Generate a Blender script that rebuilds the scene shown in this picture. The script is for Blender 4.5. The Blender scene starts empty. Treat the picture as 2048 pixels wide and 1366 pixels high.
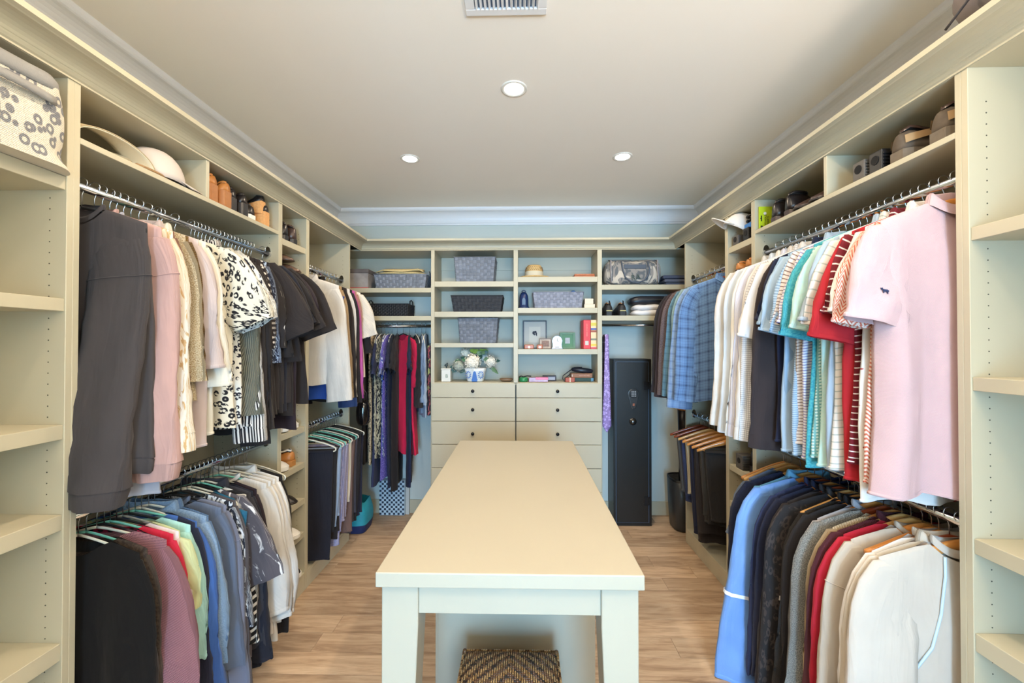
import bpy, bmesh, math, random
import numpy as np
from mathutils import Vector, Matrix
PI = math.pi
SC = bpy.context.scene
COL = SC.collection

# ------------------------------------------------------------------ camera
cam_d = bpy.data.cameras.new('camera')
cam_d.sensor_width = 36.0
cam_d.lens = 36.0 * 822.0 / 2048.0
cam_d.clip_start = 0.05
cam = bpy.data.objects.new('camera', cam_d)
COL.objects.link(cam)
cam.location = (0, 0, 1.5)
cam.rotation_euler = (PI / 2 + 0.0102, 0, 0.0219)
SC.camera = cam

# ------------------------------------------------------------------ world, daylight, exposure
wd = bpy.data.worlds.new('World')
SC.world = wd
wd.use_nodes = True
wd.node_tree.nodes['Background'].inputs[0].default_value = (0.45, 0.68, 1.0, 1)
wd.node_tree.nodes['Background'].inputs[1].default_value = 3.0
SC.view_settings.view_transform = 'Standard'
SC.view_settings.look = 'None'
SC.view_settings.exposure = 0.17
SC.view_settings.gamma = 1.0
SC.view_settings.use_curve_mapping = False
SC.cycles.max_bounces = 8
SC.cycles.diffuse_bounces = 6
SC.cycles.glossy_bounces = 3
SC.cycles.sample_clamp_indirect = 6.0


def area_light(name, loc, rot, sx, sy, power, col, shape='RECTANGLE', spread=PI):
    l = bpy.data.lights.new(name, 'AREA')
    l.shape = shape
    l.size = sx
    l.size_y = sy
    l.energy = power
    l.color = col
    l.spread = spread
    o = bpy.data.objects.new(name, l)
    COL.objects.link(o)
    o.location = loc
    o.rotation_euler = rot
    return o


# daylight from the tall window at the end of the hall, through the doorway behind the photographer
WIN = (-.35, .75, 0.15, 2.15)
area_light('window_daylight', (.2, -3.16, 1.15), (PI / 2, 0, 0), 1.1, 2.0, 265, (0.33, 0.65, 1.0))
CANS = [(-0.033, 1.937), (-0.723, 2.651), (0.655, 2.653), (-0.723, 1.20), (0.655, 1.20), (-0.033, 0.45), (-0.723, -0.35), (0.655, -0.35)]
for i_, (x_, y_) in enumerate(CANS):
    area_light('can_lamp', (x_, y_, 2.708), (0, 0, 0), 0.07, 0.07, 7.6, (1.0, 0.81, 0.59), 'DISK', PI * 0.93)

# made-up uplight, added out of view to brighten the ceiling
area_light('added_uplighter_lamp', (1.15, -.70, 1.76), (PI, 0, 0), 0.26, 0.26, 72.0, (1.0, 0.88, 0.74), 'DISK', PI)

# ------------------------------------------------------------------ helpers


def srgb(c, a=1.0):
    r = []
    for v in c:
        v = v / 255.0
        r.append(v / 12.92 if v <= 0.04045 else ((v + 0.055) / 1.055) ** 2.4)
    return (r[0], r[1], r[2], a)


def tag(o, label=None, cat=None, group=None, kind=None):
    if label: o['label'] = label
    if cat: o['category'] = cat
    if group: o['group'] = group
    if kind: o['kind'] = kind
    return o


def thing(name, label, cat, loc=(0, 0, 0), rz=0.0, group=None, rot=None):
    o = bpy.data.objects.new(name, None)
    COL.objects.link(o)
    o.empty_display_size = 0.05
    o.location = loc
    o.rotation_euler = rot if rot else (0, 0, rz)
    return tag(o, label, cat, group)


class MB:
    """collects shapes, then links them as one mesh object"""

    def __init__(s):
        s.v = []; s.f = []; s.uv = {}; s.mi = []; s.cm = 0

    def box(s, x0, x1, y0, y1, z0, z1, M=None):
        n = len(s.v)
        P = [(x0, y0, z0), (x1, y0, z0), (x1, y1, z0), (x0, y1, z0), (x0, y0, z1), (x1, y0, z1), (x1, y1, z1), (x0, y1, z1)]
        if M is not None: P = [tuple(M @ Vector(p)) for p in P]
        s.v += P
        for f in ((0, 3, 2, 1), (4, 5, 6, 7), (0, 1, 5, 4), (1, 2, 6, 5), (2, 3, 7, 6), (3, 0, 4, 7)):
            s.f.append(tuple(n + i for i in f)); s.mi.append(s.cm)
        return s

    def cbox(s, cx, cy, z0, w, d, h, M=None):
        return s.box(cx - w / 2, cx + w / 2, cy - d / 2, cy + d / 2, z0, z0 + h, M)

    def prism(s, pts, a, b, axis='y', M=None):
        """closed 2-d outline extruded between a and b along an axis"""
        n = len(s.v); k = len(pts)
        for t in (a, b):
            for (p, q) in pts:
                P = {'y': (p, t, q), 'x': (t, p, q), 'z': (p, q, t)}[axis]
                if M is not None: P = tuple(M @ Vector(P))
                s.v.append(P)
        s.f.append(tuple(n + i for i in range(k))); s.mi.append(s.cm)
        s.f.append(tuple(n + k + i for i in reversed(range(k)))); s.mi.append(s.cm)
        for i in range(k):
            j = (i + 1) % k
            s.f.append((n + i, n + k + i, n + k + j, n + j)); s.mi.append(s.cm)
        return s

    def rings(s, R, cap=True, closed=True):
        """R: list of equal-length point rings"""
        n = len(s.v); k = len(R[0])
        for r in R: s.v += [tuple(p) for p in r]
        for a in range(len(R) - 1):
            for i in range(k if closed else k - 1):
                j = (i + 1) % k
                s.f.append((n + a * k + i, n + a * k + j, n + (a + 1) * k + j, n + (a + 1) * k + i)); s.mi.append(s.cm)
        if cap and closed:
            s.f.append(tuple(n + i for i in reversed(range(k)))); s.mi.append(s.cm)
            m = n + (len(R) - 1) * k
            s.f.append(tuple(m + i for i in range(k))); s.mi.append(s.cm)
        return s

    def lathe(s, prof, cx=0, cy=0, seg=20, sx=1.0, sy=1.0, cap=True, cz=0):
        return s.rings([[(cx + r * sx * math.cos(2 * PI * i / seg), cy + r * sy * math.sin(2 * PI * i / seg), cz + z) for i in range(seg)] for (r, z) in prof], cap)

    def tube(s, path, r, seg=8, flat=1.0, cap=True):
        P = [Vector(p) for p in path]; R = []
        up = Vector((0, 1, 0))
        rr = r if isinstance(r, (list, tuple)) else [r] * len(P)
        for i, p in enumerate(P):
            d = (P[min(i + 1, len(P) - 1)] - P[max(i - 1, 0)]).normalized()
            u = up if abs(d.dot(up)) < 0.95 else Vector((1, 0, 0))
            a = d.cross(u).normalized(); b = a.cross(d).normalized()
            R.append([tuple(p + a * (rr[i] * math.cos(2 * PI * k / seg)) + b * (rr[i] * flat * math.sin(2 * PI * k / seg))) for k in range(seg)])
        return s.rings(R, cap)

    def grid(s, P, UV=None, closed=False):
        """P: array nr,nc,3"""
        n = len(s.v); nr, nc = P.shape[:2]
        s.v += [tuple(p) for p in P.reshape(-1, 3).tolist()]
        if UV is not None:
            for i, w in enumerate(UV.reshape(-1, 2).tolist()): s.uv[n + i] = w
        for a in range(nr - 1):
            for i in range(nc if closed else nc - 1):
                j = (i + 1) % nc
                s.f.append((n + a * nc + i, n + a * nc + j, n + (a + 1) * nc + j, n + (a + 1) * nc + i)); s.mi.append(s.cm)
        return s

    def build(s, name, mat, parent=None, smooth=False, world=True, bevel=0.0, subd=0, solid=0.0):
        me = bpy.data.meshes.new(name)
        v = s.v
        if parent is not None and world:
            L = parent.location
            v = [(p[0] - L[0], p[1] - L[1], p[2] - L[2]) for p in v]
        me.from_pydata(v, [], s.f)
        if s.uv:
            ul = me.uv_layers.new(name='UVMap')
            idx = np.empty(len(me.loops), dtype=np.int32); me.loops.foreach_get('vertex_index', idx)
            A = np.zeros((len(v), 2), dtype=np.float32)
            for k, w in s.uv.items(): A[k] = w
            ul.data.foreach_set('uv', A[idx].ravel())
        mats = mat if isinstance(mat, (list, tuple)) else [mat]
        for m in mats: me.materials.append(m)
        if len(mats) > 1: me.polygons.foreach_set('material_index', s.mi)
        if smooth:
            me.polygons.foreach_set('use_smooth', [True] * len(me.polygons))
        me.update()
        o = bpy.data.objects.new(name, me)
        COL.objects.link(o)
        if parent is not None: o.parent = parent
        if bevel:
            b = o.modifiers.new('b', 'BEVEL'); b.width = bevel; b.segments = 1 if bevel < 0.003 else 3; b.limit_method = 'ANGLE'
        if solid:
            b = o.modifiers.new('t', 'SOLIDIFY'); b.thickness = solid
        if subd:
            b = o.modifiers.new('s', 'SUBSURF'); b.levels = subd; b.render_levels = subd
        return o


def onebox(name, mat, parent, x0, x1, y0, y1, z0, z1, bevel=0.0012):
    return MB().box(x0, x1, y0, y1, z0, z1).build(name, mat, parent, bevel=bevel)


# ------------------------------------------------------------------ materials
_M = {}


def mat(name, col, rough=0.5, metal=0.0, noise=0.0, nscale=20.0, bump=0.0, bscale=200.0, emit=None, estr=0.0, spec=0.5, coat=0.0):
    if name in _M: return _M[name]
    m = bpy.data.materials.new(name); m.use_nodes = True
    nt = m.node_tree; b = nt.nodes['Principled BSDF']
    b.inputs['Base Color'].default_value = srgb(col)
    b.inputs['Roughness'].default_value = rough
    b.inputs['Metallic'].default_value = metal
    b.inputs['Specular IOR Level'].default_value = spec
    b.inputs['Coat Weight'].default_value = coat
    tc = nt.nodes.new('ShaderNodeTexCoord')
    if noise:
        n = nt.nodes.new('ShaderNodeTexNoise'); n.inputs['Scale'].default_value = nscale; n.inputs['Detail'].default_value = 4
        nt.links.new(tc.outputs['Object'], n.inputs['Vector'])
        mx = nt.nodes.new('ShaderNodeMix'); mx.data_type = 'RGBA'
        c = srgb(col)
        mx.inputs['A'].default_value = tuple(v * (1 - noise) for v in c[:3]) + (1,)
        mx.inputs['B'].default_value = tuple(min(1, v * (1 + noise)) for v in c[:3]) + (1,)
        nt.links.new(n.outputs['Fac'], mx.inputs['Factor'])
        nt.links.new(mx.outputs['Result'], b.inputs['Base Color'])
    if bump:
        n = nt.nodes.new('ShaderNodeTexNoise'); n.inputs['Scale'].default_value = bscale; n.inputs['Detail'].default_value = 2
        nt.links.new(tc.outputs['Object'], n.inputs['Vector'])
        bp = nt.nodes.new('ShaderNodeBump'); bp.inputs['Strength'].default_value = bump; bp.inputs['Distance'].default_value = 0.002
        nt.links.new(n.outputs['Fac'], bp.inputs['Height']); nt.links.new(bp.outputs['Normal'], b.inputs['Normal'])
    if emit:
        b.inputs['Emission Color'].default_value = emit + (1,); b.inputs['Emission Strength'].default_value = estr
    _M[name] = m
    return m


PAINT = mat('cabinet_paint', (188, 180, 156), 0.42, noise=0.02, nscale=6, bump=0.03, bscale=160)
PAINTI = mat('cabinet_paint_darkened', (170, 163, 146), 0.36, noise=0.02, nscale=5, bump=0.03, bscale=120)  # cabinet paint darkened in colour to offset the cans' strong light on the island
BACKP = mat('cabinet_back_paint', (184, 184, 170), 0.5, noise=0.02, nscale=4)
CEIL = mat('ceiling_paint', (248, 240, 230), 0.9, noise=0.015, nscale=3, bump=0.05, bscale=300)
WALL = mat('wall_paint', (200, 206, 200), 0.7, noise=0.02, nscale=4, bump=0.05, bscale=240)
TRIM = mat('crown_trim_paint', (232, 230, 232), 0.4)
CHROME = mat('chrome', (205, 208, 214), 0.12, 1.0)
STEEL = mat('hook_steel', (214, 220, 230), 0.22, 1.0)
BLKHOOK = mat('black_hook', (20, 20, 22), 0.3, 0.8)
HOLE = mat('pin_hole', (74, 72, 62), 0.9)
KNOB = mat('knob_black', (22, 25, 32), 0.3, 0.3)

# ------------------------------------------------------------------ dimensions
XL, XR = -1.327, 1.260          # faces of the two side runs
WL, WR = -1.690, 1.600          # side walls
YF, YB = 3.370, 3.690           # face of the end run, end wall
ZT = 2.285                      # top of the openings
ZC = 2.72                       # ceiling
Y0 = -1.0                       # wall behind the photographer

# ------------------------------------------------------------------ the setting
tag(onebox('ceiling', CEIL, None, WL - .1, WR + .1, Y0 - .1, YB + .1, ZC, ZC + .1, 0), kind='structure')
tag(onebox('wall_left', WALL, None, WL - .1, WL, Y0 - .1, YB + .1, 0, ZC, 0), kind='structure')
tag(onebox('wall_right', WALL, None, WR, WR + .1, Y0 - .1, YB + .1, 0, ZC, 0), kind='structure')
tag(onebox('wall_back', WALL, None, WL, WR, YB, YB + .1, 0, ZC, 0), kind='structure')
DX0, DX1, DZ, YH0 = -.40, .80, 2.15, -3.2
m = MB()
m.box(WL, DX0, Y0 - .1, Y0, 0, ZC).box(DX1, WR, Y0 - .1, Y0, 0, ZC).box(DX0, DX1, Y0 - .1, Y0, DZ, ZC)
tag(m.build('wall_front', WALL, None), kind='structure')
w = thing('door_1', None, None); w['kind'] = 'structure'
for xx in (DX0 - .07, DX1): MB().box(xx, xx + .07, Y0, Y0 + .015, 0, DZ + .07).build('door_casing', TRIM, w)
MB().box(DX0, DX1, Y0, Y0 + .015, DZ, DZ + .07).build('door_casing', TRIM, w)
tag(onebox('wall_hall_left', WALL, None, -1.0, -.9, YH0, Y0 - .1, 0, ZC, 0), kind='structure')
tag(onebox('wall_hall_right', WALL, None, 1.3, 1.4, YH0, Y0 - .1, 0, ZC, 0), kind='structure')
tag(onebox('ceiling_hall', CEIL, None, -1.0, 1.4, YH0, Y0 - .1, ZC, ZC + .1, 0), kind='structure')
m = MB()
m.box(-1, WIN[0], YH0 - .1, YH0, 0, ZC).box(WIN[1], 1.4, YH0 - .1, YH0, 0, ZC).box(WIN[0], WIN[1], YH0 - .1, YH0, 0, WIN[2]).box(WIN[0], WIN[1], YH0 - .1, YH0, WIN[3], ZC)
tag(m.build('wall_hall_front', WALL, None), kind='structure')
w = thing('window_1', None, None); w['kind'] = 'structure'
m = MB()
for a in (WIN[0] - .05, WIN[1]): m.box(a, a + .05, YH0, YH0 + .02, WIN[2], WIN[3])
for a in (WIN[2] - .05, WIN[3]): m.box(WIN[0], WIN[1], YH0, YH0 + .02, a, a + .05)
m.build('window_frame', TRIM, w)
tag(onebox('floor_hall', mat('hall_floor', (176, 158, 138), .5), None, -1.0, 1.4, YH0, Y0, -.05, -.001, 0), kind='structure')

# floor: wide oak planks running across the room, joints recessed
fl = thing('floor', None, None); fl['kind'] = 'structure'
MB().box(WL, WR, Y0, YB, -.06, -.006).build('subfloor', mat('subfloor', (92, 72, 52), .9), fl)
oak = bpy.data.materials.new('oak_plank'); oak.use_nodes = True
nt = oak.node_tree; b = nt.nodes['Principled BSDF']
tc = nt.nodes.new('ShaderNodeTexCoord'); oi = nt.nodes.new('ShaderNodeObjectInfo')
ad = nt.nodes.new('ShaderNodeVectorMath'); ad.operation = 'MULTIPLY_ADD'
nt.links.new(oi.outputs['Random'], ad.inputs[0]); ad.inputs[1].default_value = (37, 51, 13); nt.links.new(tc.outputs['Object'], ad.inputs[2])
mp = nt.nodes.new('ShaderNodeMapping'); mp.inputs['Scale'].default_value = (1.1, 9.0, 1.0)
nt.links.new(ad.outputs[0], mp.inputs['Vector'])
n1 = nt.nodes.new('ShaderNodeTexNoise'); n1.inputs['Scale'].default_value = 2.2; n1.inputs['Detail'].default_value = 8; n1.inputs['Roughness'].default_value = .62; n1.inputs['Distortion'].default_value = 0.9
nt.links.new(mp.outputs[0], n1.inputs['Vector'])
n2 = nt.nodes.new('ShaderNodeTexNoise'); n2.inputs['Scale'].default_value = 9; n2.inputs['Detail'].default_value = 6; n2.inputs['Distortion'].default_value = .4
nt.links.new(mp.outputs[0], n2.inputs['Vector'])
cr = nt.nodes.new('ShaderNodeValToRGB')
for e_, (p_, c_) in enumerate(((.30, (152, 122, 96)), (.48, (190, 160, 130)), (.62, (206, 178, 148)), (.8, (214, 190, 164)))):
    if e_ > 1: cr.color_ramp.elements.new(p_)
    cr.color_ramp.elements[e_].position = p_; cr.color_ramp.elements[e_].color = srgb(c_)
nt.links.new(n1.outputs['Fac'], cr.inputs[0])
mx = nt.nodes.new('ShaderNodeMix'); mx.data_type = 'RGBA'; mx.blend_type = 'MULTIPLY'
mx.inputs['Factor'].default_value = .3
cr2 = nt.nodes.new('ShaderNodeValToRGB'); cr2.color_ramp.elements[0].position = .32; cr2.color_ramp.elements[0].color = (.55, .5, .45, 1); cr2.color_ramp.elements[1].position = .55
nt.links.new(n2.outputs['Fac'], cr2.inputs[0])
nt.links.new(cr.outputs[0], mx.inputs['A']); nt.links.new(cr2.outputs[0], mx.inputs['B'])
# knots
vo = nt.nodes.new('ShaderNodeTexVoronoi'); vo.inputs['Scale'].default_value = 2.3
mp2 = nt.nodes.new('ShaderNodeMapping'); mp2.inputs['Scale'].default_value = (.8, 2.0, 1)
nt.links.new(ad.outputs[0], mp2.inputs['Vector']); nt.links.new(mp2.outputs[0], vo.inputs['Vector'])
cr3 = nt.nodes.new('ShaderNodeValToRGB'); cr3.color_ramp.elements[0].position = .02; cr3.color_ramp.elements[0].color = (.25, .18, .12, 1); cr3.color_ramp.elements[1].position = .08; cr3.color_ramp.elements[1].color = (1, 1, 1, 1)
nt.links.new(vo.outputs['Distance'], cr3.inputs[0])
mk = nt.nodes.new('ShaderNodeMix'); mk.data_type = 'RGBA'; mk.blend_type = 'MULTIPLY'; mk.inputs['Factor'].default_value = .8
nt.links.new(mx.outputs['Result'], mk.inputs['A']); nt.links.new(cr3.outputs[0], mk.inputs['B'])
hs = nt.nodes.new('ShaderNodeHueSaturation'); mr = nt.nodes.new('ShaderNodeMapRange')
mr.inputs['To Min'].default_value = .82; mr.inputs['To Max'].default_value = 1.14
nt.links.new(oi.outputs['Random'], mr.inputs[0]); nt.links.new(mr.outputs[0], hs.inputs['Value']); nt.links.new(mk.outputs['Result'], hs.inputs['Color'])
nt.links.new(hs.outputs[0], b.inputs['Base Color']); b.inputs['Roughness'].default_value = .55
rnd = random.Random(4)
pw = 0.137; y = 2.007 - pw * 27; row = 0
PLANKS = {}
while y < YB:
    x = WL - rnd.uniform(0, .9)
    y1 = min(y + pw, YB)
    if y1 > Y0 + .02:
        ya = max(y, Y0)
        while x < WR:
            L = rnd.choice((.9, 1.2, 1.5, 1.8))
            xa, xb = max(x, WL), min(x + L, WR)
            if xb - xa > .02:
                o = MB().box(-(xb - xa) / 2 + .0007, (xb - xa) / 2 - .0007, -(y1 - ya) / 2 + .0007, (y1 - ya) / 2 - .0007, -.008, rnd.uniform(-.0004, 0)).build('plank', oak, fl)
                o.location = ((xa + xb) / 2, (ya + y1) / 2, 0)
            x += L
    y += pw; row += 1


def moulding(path_fn, prof, name, material):
    pass


def crown_run(mb, prof, p, zc0):
    """prof: (offset towards the room, z). p: inside corner rectangle xl, xr, yb, y0 (wall lines)"""
    xl, xr, yb, y0 = p
    R = []
    for (q) in ((xl, y0, 1, 0), (xl, yb, 1, -1), (xr, yb, -1, -1), (xr, y0, -1, 0)):
        R.append([(q[0] + q[2] * o, q[1] + q[3] * o, z) for (o, z) in prof])
    mb.rings(R, cap=True, closed=True)


def cove(o0, z0, o1, z1, n=7):
    """concave sweep from the wall (o0,z0) up and out to (o1,z1)"""
    P = []
    for i in range(n + 1):
        a = PI / 2 * i / n
        P.append((o0 + (o1 - o0) * (1 - math.cos(a)), z0 + (z1 - z0) * math.sin(a)))
    return P


# ceiling crown (lavender white) round the three walls in view
prof = [(0, ZC - .135), (.014, ZC - .135), (.016, ZC - .122), (.022, ZC - .118)] + cove(.022, ZC - .112, .088, ZC - .03) + [(.094, ZC - .026), (.1, ZC - .016), (.102, ZC), (0, ZC)]
m = MB(); crown_run(m, prof, (WL, WR, YB, Y0), 0)
tag(m.build('trim_1', TRIM, None), kind='structure')
tag(onebox('baseboard_back', PAINT, None, XL - .2, XR + .2, YB - .014, YB, 0, .12), kind='structure')

# ------------------------------------------------------------------ cabinets
T = .018


def rail_bracket(parent, rod, x, y, z, side):
    """oval flange screwed to the panel; side = +-1: rod lies on that side"""
    m = MB()
    m.prism([(x + .016 * math.cos(a), z + .012 + .030 * math.sin(a)) for a in [2 * PI * i / 16 for i in range(16)]], y, y + side * .004, 'y')
    m.prism([(x + .019 * math.cos(a), z + .019 * math.sin(a)) for a in [2 * PI * i / 16 for i in range(16)]], y, y + side * .016, 'y')
    return m.build('bracket', CHROME, parent)


def pin_holes(m, x, ylist, z0, z1, step=.032):
    for (xx, yy, sg) in ylist:
        z = z0
        while z < z1:
            m.lathe([(.002, 0), (.002, .0006)], 0, 0, 6)
            n = len(m.v) - 12
            for i in range(12):
                v = m.v[n + i]
                m.v[n + i] = (xx + v[0], yy + sg * v[2], z + v[1])
            z += step


def side_unit(name, label, face, back, y0, y1, shelves, rods=(), dividers=(), plinth=.11, shelf_in=.004, ta=T, tb=T, holes=True, thick=.035):
    """tall open unit; face/back are x of its front and of its back"""
    d = 1 if face > back else -1
    xa, xb = min(face, back), max(face, back)
    r = thing(name, label, 'cabinet', (face, y0, 0))
    onebox('side_panel', PAINT, r, xa, xb, y0, y0 + ta, 0, ZT + .012)
    onebox('side_panel', PAINT, r, xa, xb, y1 - tb, y1, 0, ZT + .012)
    onebox('back_panel', PAINT, r, *(sorted((back, back + d * .012))), y0 + ta, y1 - tb, plinth, ZT)
    onebox('top_panel', PAINT, r, xa, xb, y0 + ta, y1 - tb, ZT, ZT + .012)
    onebox('bottom_panel', PAINT, r, xa, xb, y0 + ta, y1 - tb, plinth - .02, plinth)
    onebox('plinth', PAINT, r, *(sorted((face, face - d * .018))), y0 + ta, y1 - tb, 0, plinth - .02)
    for (zt, th) in shelves:
        onebox('shelf', PAINT, r, *(sorted((face - d * shelf_in, back + d * .012))), y0 + ta, y1 - tb, zt - th, zt)
    for (yy, z0, z1) in dividers:
        onebox('divider', PAINT, r, *(sorted((face - d * .001, back + d * .012))), yy, yy + T, z0, z1)
    for (x, z) in rods:
        rod = MB().tube([(x, y0 + ta, z), (x, y1 - tb, z)], .0135, 14).build('rod', CHROME, r, smooth=True)
        rail_bracket(rod, None, x, y0 + ta, z, 1).location = (0, 0, 0)
        rail_bracket(rod, None, x, y1 - tb, z, -1)
        for ch in rod.children: ch.location = (-face, -y0, 0)
    if holes:
        m = MB()
        L = []
        for xx in (face - d * .05, back + d * .06):
            L += [(xx, y0 + ta, 1), (xx, y1 - tb, -1)]
        pin_holes(m, 0, L, .3, 2.2)
        tag(m.build('shelf_pin_holes', HOLE, r), kind='stuff')
    return r


RXL, RXR, ZU, ZD = -1.385, 1.318, 2.00, .972
shL = [(1.995, .04), (1.637, .037), (1.27, .042), (1.01, .045), (.64, .05), (.34, .04)]
shR = [(1.832, .037), (1.412, .038), (.962, .042), (.70, .05), (.36, .04)]
side_unit('shelf_cabinet', 'open shelf cabinet at near left with leopard basket on its top shelf', XL, WL, .12, 1.186, shL, dividers=())
side_unit('shelf_cabinet', 'open empty shelf cabinet at near right, next to the pink polo', XR, WR, .12, 1.198, shR)
side_unit('hanging_cabinet', 'double-rod hanging cabinet on left wall under the sun hats', XL, WL, 1.186, 2.234, [(2.127, .019)], [(RXL, ZU), (RXL, ZD)], [(1.699, 2.127, ZT)], shelf_in=0)
side_unit('hanging_cabinet', 'double-rod hanging cabinet on right wall filled with polo shirts', XR, WR, 1.198, 2.254, [(2.12, .019)], [(RXR, ZU), (RXR, ZD)], [(1.716, 2.12, ZT)], shelf_in=0)
shB = [(z, .035) for z in (2.10, 1.93, 1.70, 1.475, 1.24, 1.005, .785, .565, .36)]
side_unit('shoe_tower', 'narrow shoe shelf tower on left wall holding white sneakers', XL, WL, 2.234, 2.525, shB)
shBR = [(z, .035) for z in (2.095, 1.925, 1.70, 1.475, 1.24, 1.0, .785, .565, .36)]
side_unit('shoe_tower', 'narrow shoe shelf tower on right wall with white cap on top', XR, WR, 2.254, 2.545, shBR)
side_unit('hanging_cabinet', 'far left double-rod cabinet holding white blazer above folded trousers', XL, WL, 2.525, 3.16, [], [(RXL, ZU), (RXL, ZD)])
side_unit('hanging_cabinet', 'far right double-rod cabinet holding plaid jackets above trousers', XR, WR, 2.545, 3.19, [], [(RXR, ZU), (RXR, ZD)])

# end run: two shelf-and-drawer columns between two open corner bays
r = thing('drawer_cabinet', 'wide built-in shelf and drawer unit in centre of the end wall', 'cabinet', (-.742, YF, 0))
for (a, b_) in ((-.742, -.713), (-.061, -.025), (.625, .662)):
    onebox('side_panel', PAINT, r, a, b_, YF, YB - .09 if a == -.061 else YB, .0 if a != -.061 else 1.19, ZT + .012)
onebox('back_panel', BACKP, r, -.713, .625, YB - .022, YB - .01, 1.19, ZT)
onebox('back_rail', BACKP, r, -.713, .625, YB - .028, YB - .022, 2.17, ZT)
onebox('top_panel', PAINT, r, -.713, .625, YF, YB, ZT, ZT + .012)
onebox('counter', PAINT, r, -.713, .625, YF, YB - .022, 1.18, 1.198)
onebox('plinth', PAINT, r, -.713, .625, YF + .004, YF + .02, 0, .12)
for z0, z1 in ((1.986, 2.030), (1.736, 1.780), (1.486, 1.522)):
    onebox('shelf', PAINT, r, -.713, -.061, YF + .003, YB - .022, z0, z1)
for z0, z1 in ((2.022, 2.066), (1.768, 1.810), (1.430, 1.472)):
    onebox('shelf', PAINT, r, -.025, .625, YF + .003, YB - .022, z0, z1)
dz = (1.195, 1.075, .883, .694, .502, .310, .122)
for c, (xa, xb) in enumerate(((-.735, -.045), (-.041, .655))):
    for i in range(6):
        d = onebox('drawer', PAINT, r, xa + .003, xb - .002, YF - .016, YF + .002, dz[i + 1] + .002, dz[i] - .002, .0016)
        onebox('drawer_box', PAINT, d, xa + .02, xb - .02, YF + .002, YB - .05, dz[i + 1] + .012, dz[i] - .02, 0).location = (.742, -YF, 0)
        kx = -.392 if c == 0 else .296; kz = (1.131, .98, .785, .60, .41, .22)[i]
        k = MB(); k.lathe([(.006, 0), (.005, .012), (.009, .017), (.0135, .021), (.014, .026), (.010, .031), (.004, .033)], seg=14)
        k.v = [(kx + v[0], YF - .016 - v[2], kz + v[1]) for v in k.v]
        k.build('knob', KNOB, d, smooth=True).location = (.742, -YF, 0)
# corner bays of the end run
rl = thing('corner_cabinet', 'left corner bay of the end wall with two basket shelves above a rod', 'cabinet', (-.742, YF, 0))
for z0, z1 in ((1.940, 1.978), (1.708, 1.745)):
    onebox('shelf', PAINT, rl, WL, -.742, YF + .003, YB - .001, z0, z1)
onebox('back_rail', BACKP, rl, WL, -.742, YB - .012, YB - .001, 2.12, ZT)
onebox('top_panel', PAINT, rl, WL, -.742, YF, YB, ZT, ZT + .012)
rod = MB().tube([(WL, 3.50, 1.668), (-.742, 3.50, 1.668)], .0125, 12).build('rod', CHROME, rl, smooth=True)
m = MB(); m.lathe([(.017, 0), (.017, .012), (.011, .02)], seg=14); m.v = [(-.742 - v[2], 3.50 + v[0], 1.668 + v[1]) for v in m.v]
m.build('bracket', CHROME, rl, smooth=True)
m = MB(); m.lathe([(.017, 0), (.019, .006), (.012, .014)], seg=14); m.v = [(-.775 + v[0], 3.66 - v[2], 1.565 + v[1]) for v in m.v]
m.build('robe_knob', CHROME, rl, smooth=True)
rr = thing('corner_cabinet', 'right corner bay of the end wall with duffel shelf above the gun safe', 'cabinet', (.662, YF, 0))
for z0, z1 in ((1.958, 1.999), (1.705, 1.746)):
    onebox('shelf', PAINT, rr, .662, WR, YF + .003, YB - .001, z0, z1)
onebox('back_rail', BACKP, rr, .662, WR, YB - .012, YB - .001, 2.12, ZT)
onebox('top_panel', PAINT, rr, .662, WR, YF, YB, ZT, ZT + .012)
MB().tube([(.662, 3.50, 1.675), (WR, 3.50, 1.675)], .0125, 12).build('rod', CHROME, rr, smooth=True)

# continuous cornice on top of the cabinet runs
prof = [(.0004, ZT + .0005), (.004, ZT + .0005), (.004, ZT + .006), (.009, ZT + .010), (.012, ZT + .017), (.012, ZT + .022)] + cove(.014, ZT + .024, .068, ZT + .056, 6) + [(.072, ZT + .058), (.084, ZT + .062), (.085, ZT + .078), (.0004, ZT + .078)]
m = MB(); crown_run(m, prof, (XL, XR, YF, .1), 0)
c = m.build('cornice', PAINT, None)
tag(c, 'stepped cornice running along the tops of all the built-in cabinets', 'moulding')
m = MB()
m.box(WL, XL + .08, .12, YB, ZT + .066, ZT + .0775).box(XR - .08, WR, .12, YB, ZT + .066, ZT + .0775).box(XL, XR, YF - .08, YB, ZT + .066, ZT + .0775)
m.build('dust_board', PAINT, c)

# ------------------------------------------------------------------ island
isl = thing('island_table', 'long pale sage island table with tapered legs in the middle of the room', 'table', (-.03, 1.04, 0))
IX0, IX1, IY0, IY1, IZ = -.369, .309, 1.038, 2.49, .926
onebox('tabletop', PAINTI, isl, IX0, IX1, IY0, IY1, IZ - .038, IZ, .003)
for (lx, sg) in ((IX0 + .01, 1), (IX1 - .01, -1)):
    m = MB()
    a, b_ = lx, lx + sg * .094; c_ = lx + sg * .062
    m.rings([[(a, IY0 + .02, 0), (c_, IY0 + .02, 0), (c_, IY0 + .088, 0), (a, IY0 + .088, 0)],
             [(a, IY0 + .02, .78), (b_, IY0 + .02, .78), (b_, IY0 + .112, .78), (a, IY0 + .112, .78)],
             [(a, IY0 + .02, IZ - .038), (b_, IY0 + .02, IZ - .038), (b_, IY0 + .112, IZ - .038), (a, IY0 + .112, IZ - .038)]])
    m.build('leg', PAINTI, isl, bevel=.002)
onebox('apron', PAINTI, isl, IX0 + .104, IX1 - .104, IY0 + .028, IY0 + .048, IZ - .119, IZ - .038)
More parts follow.
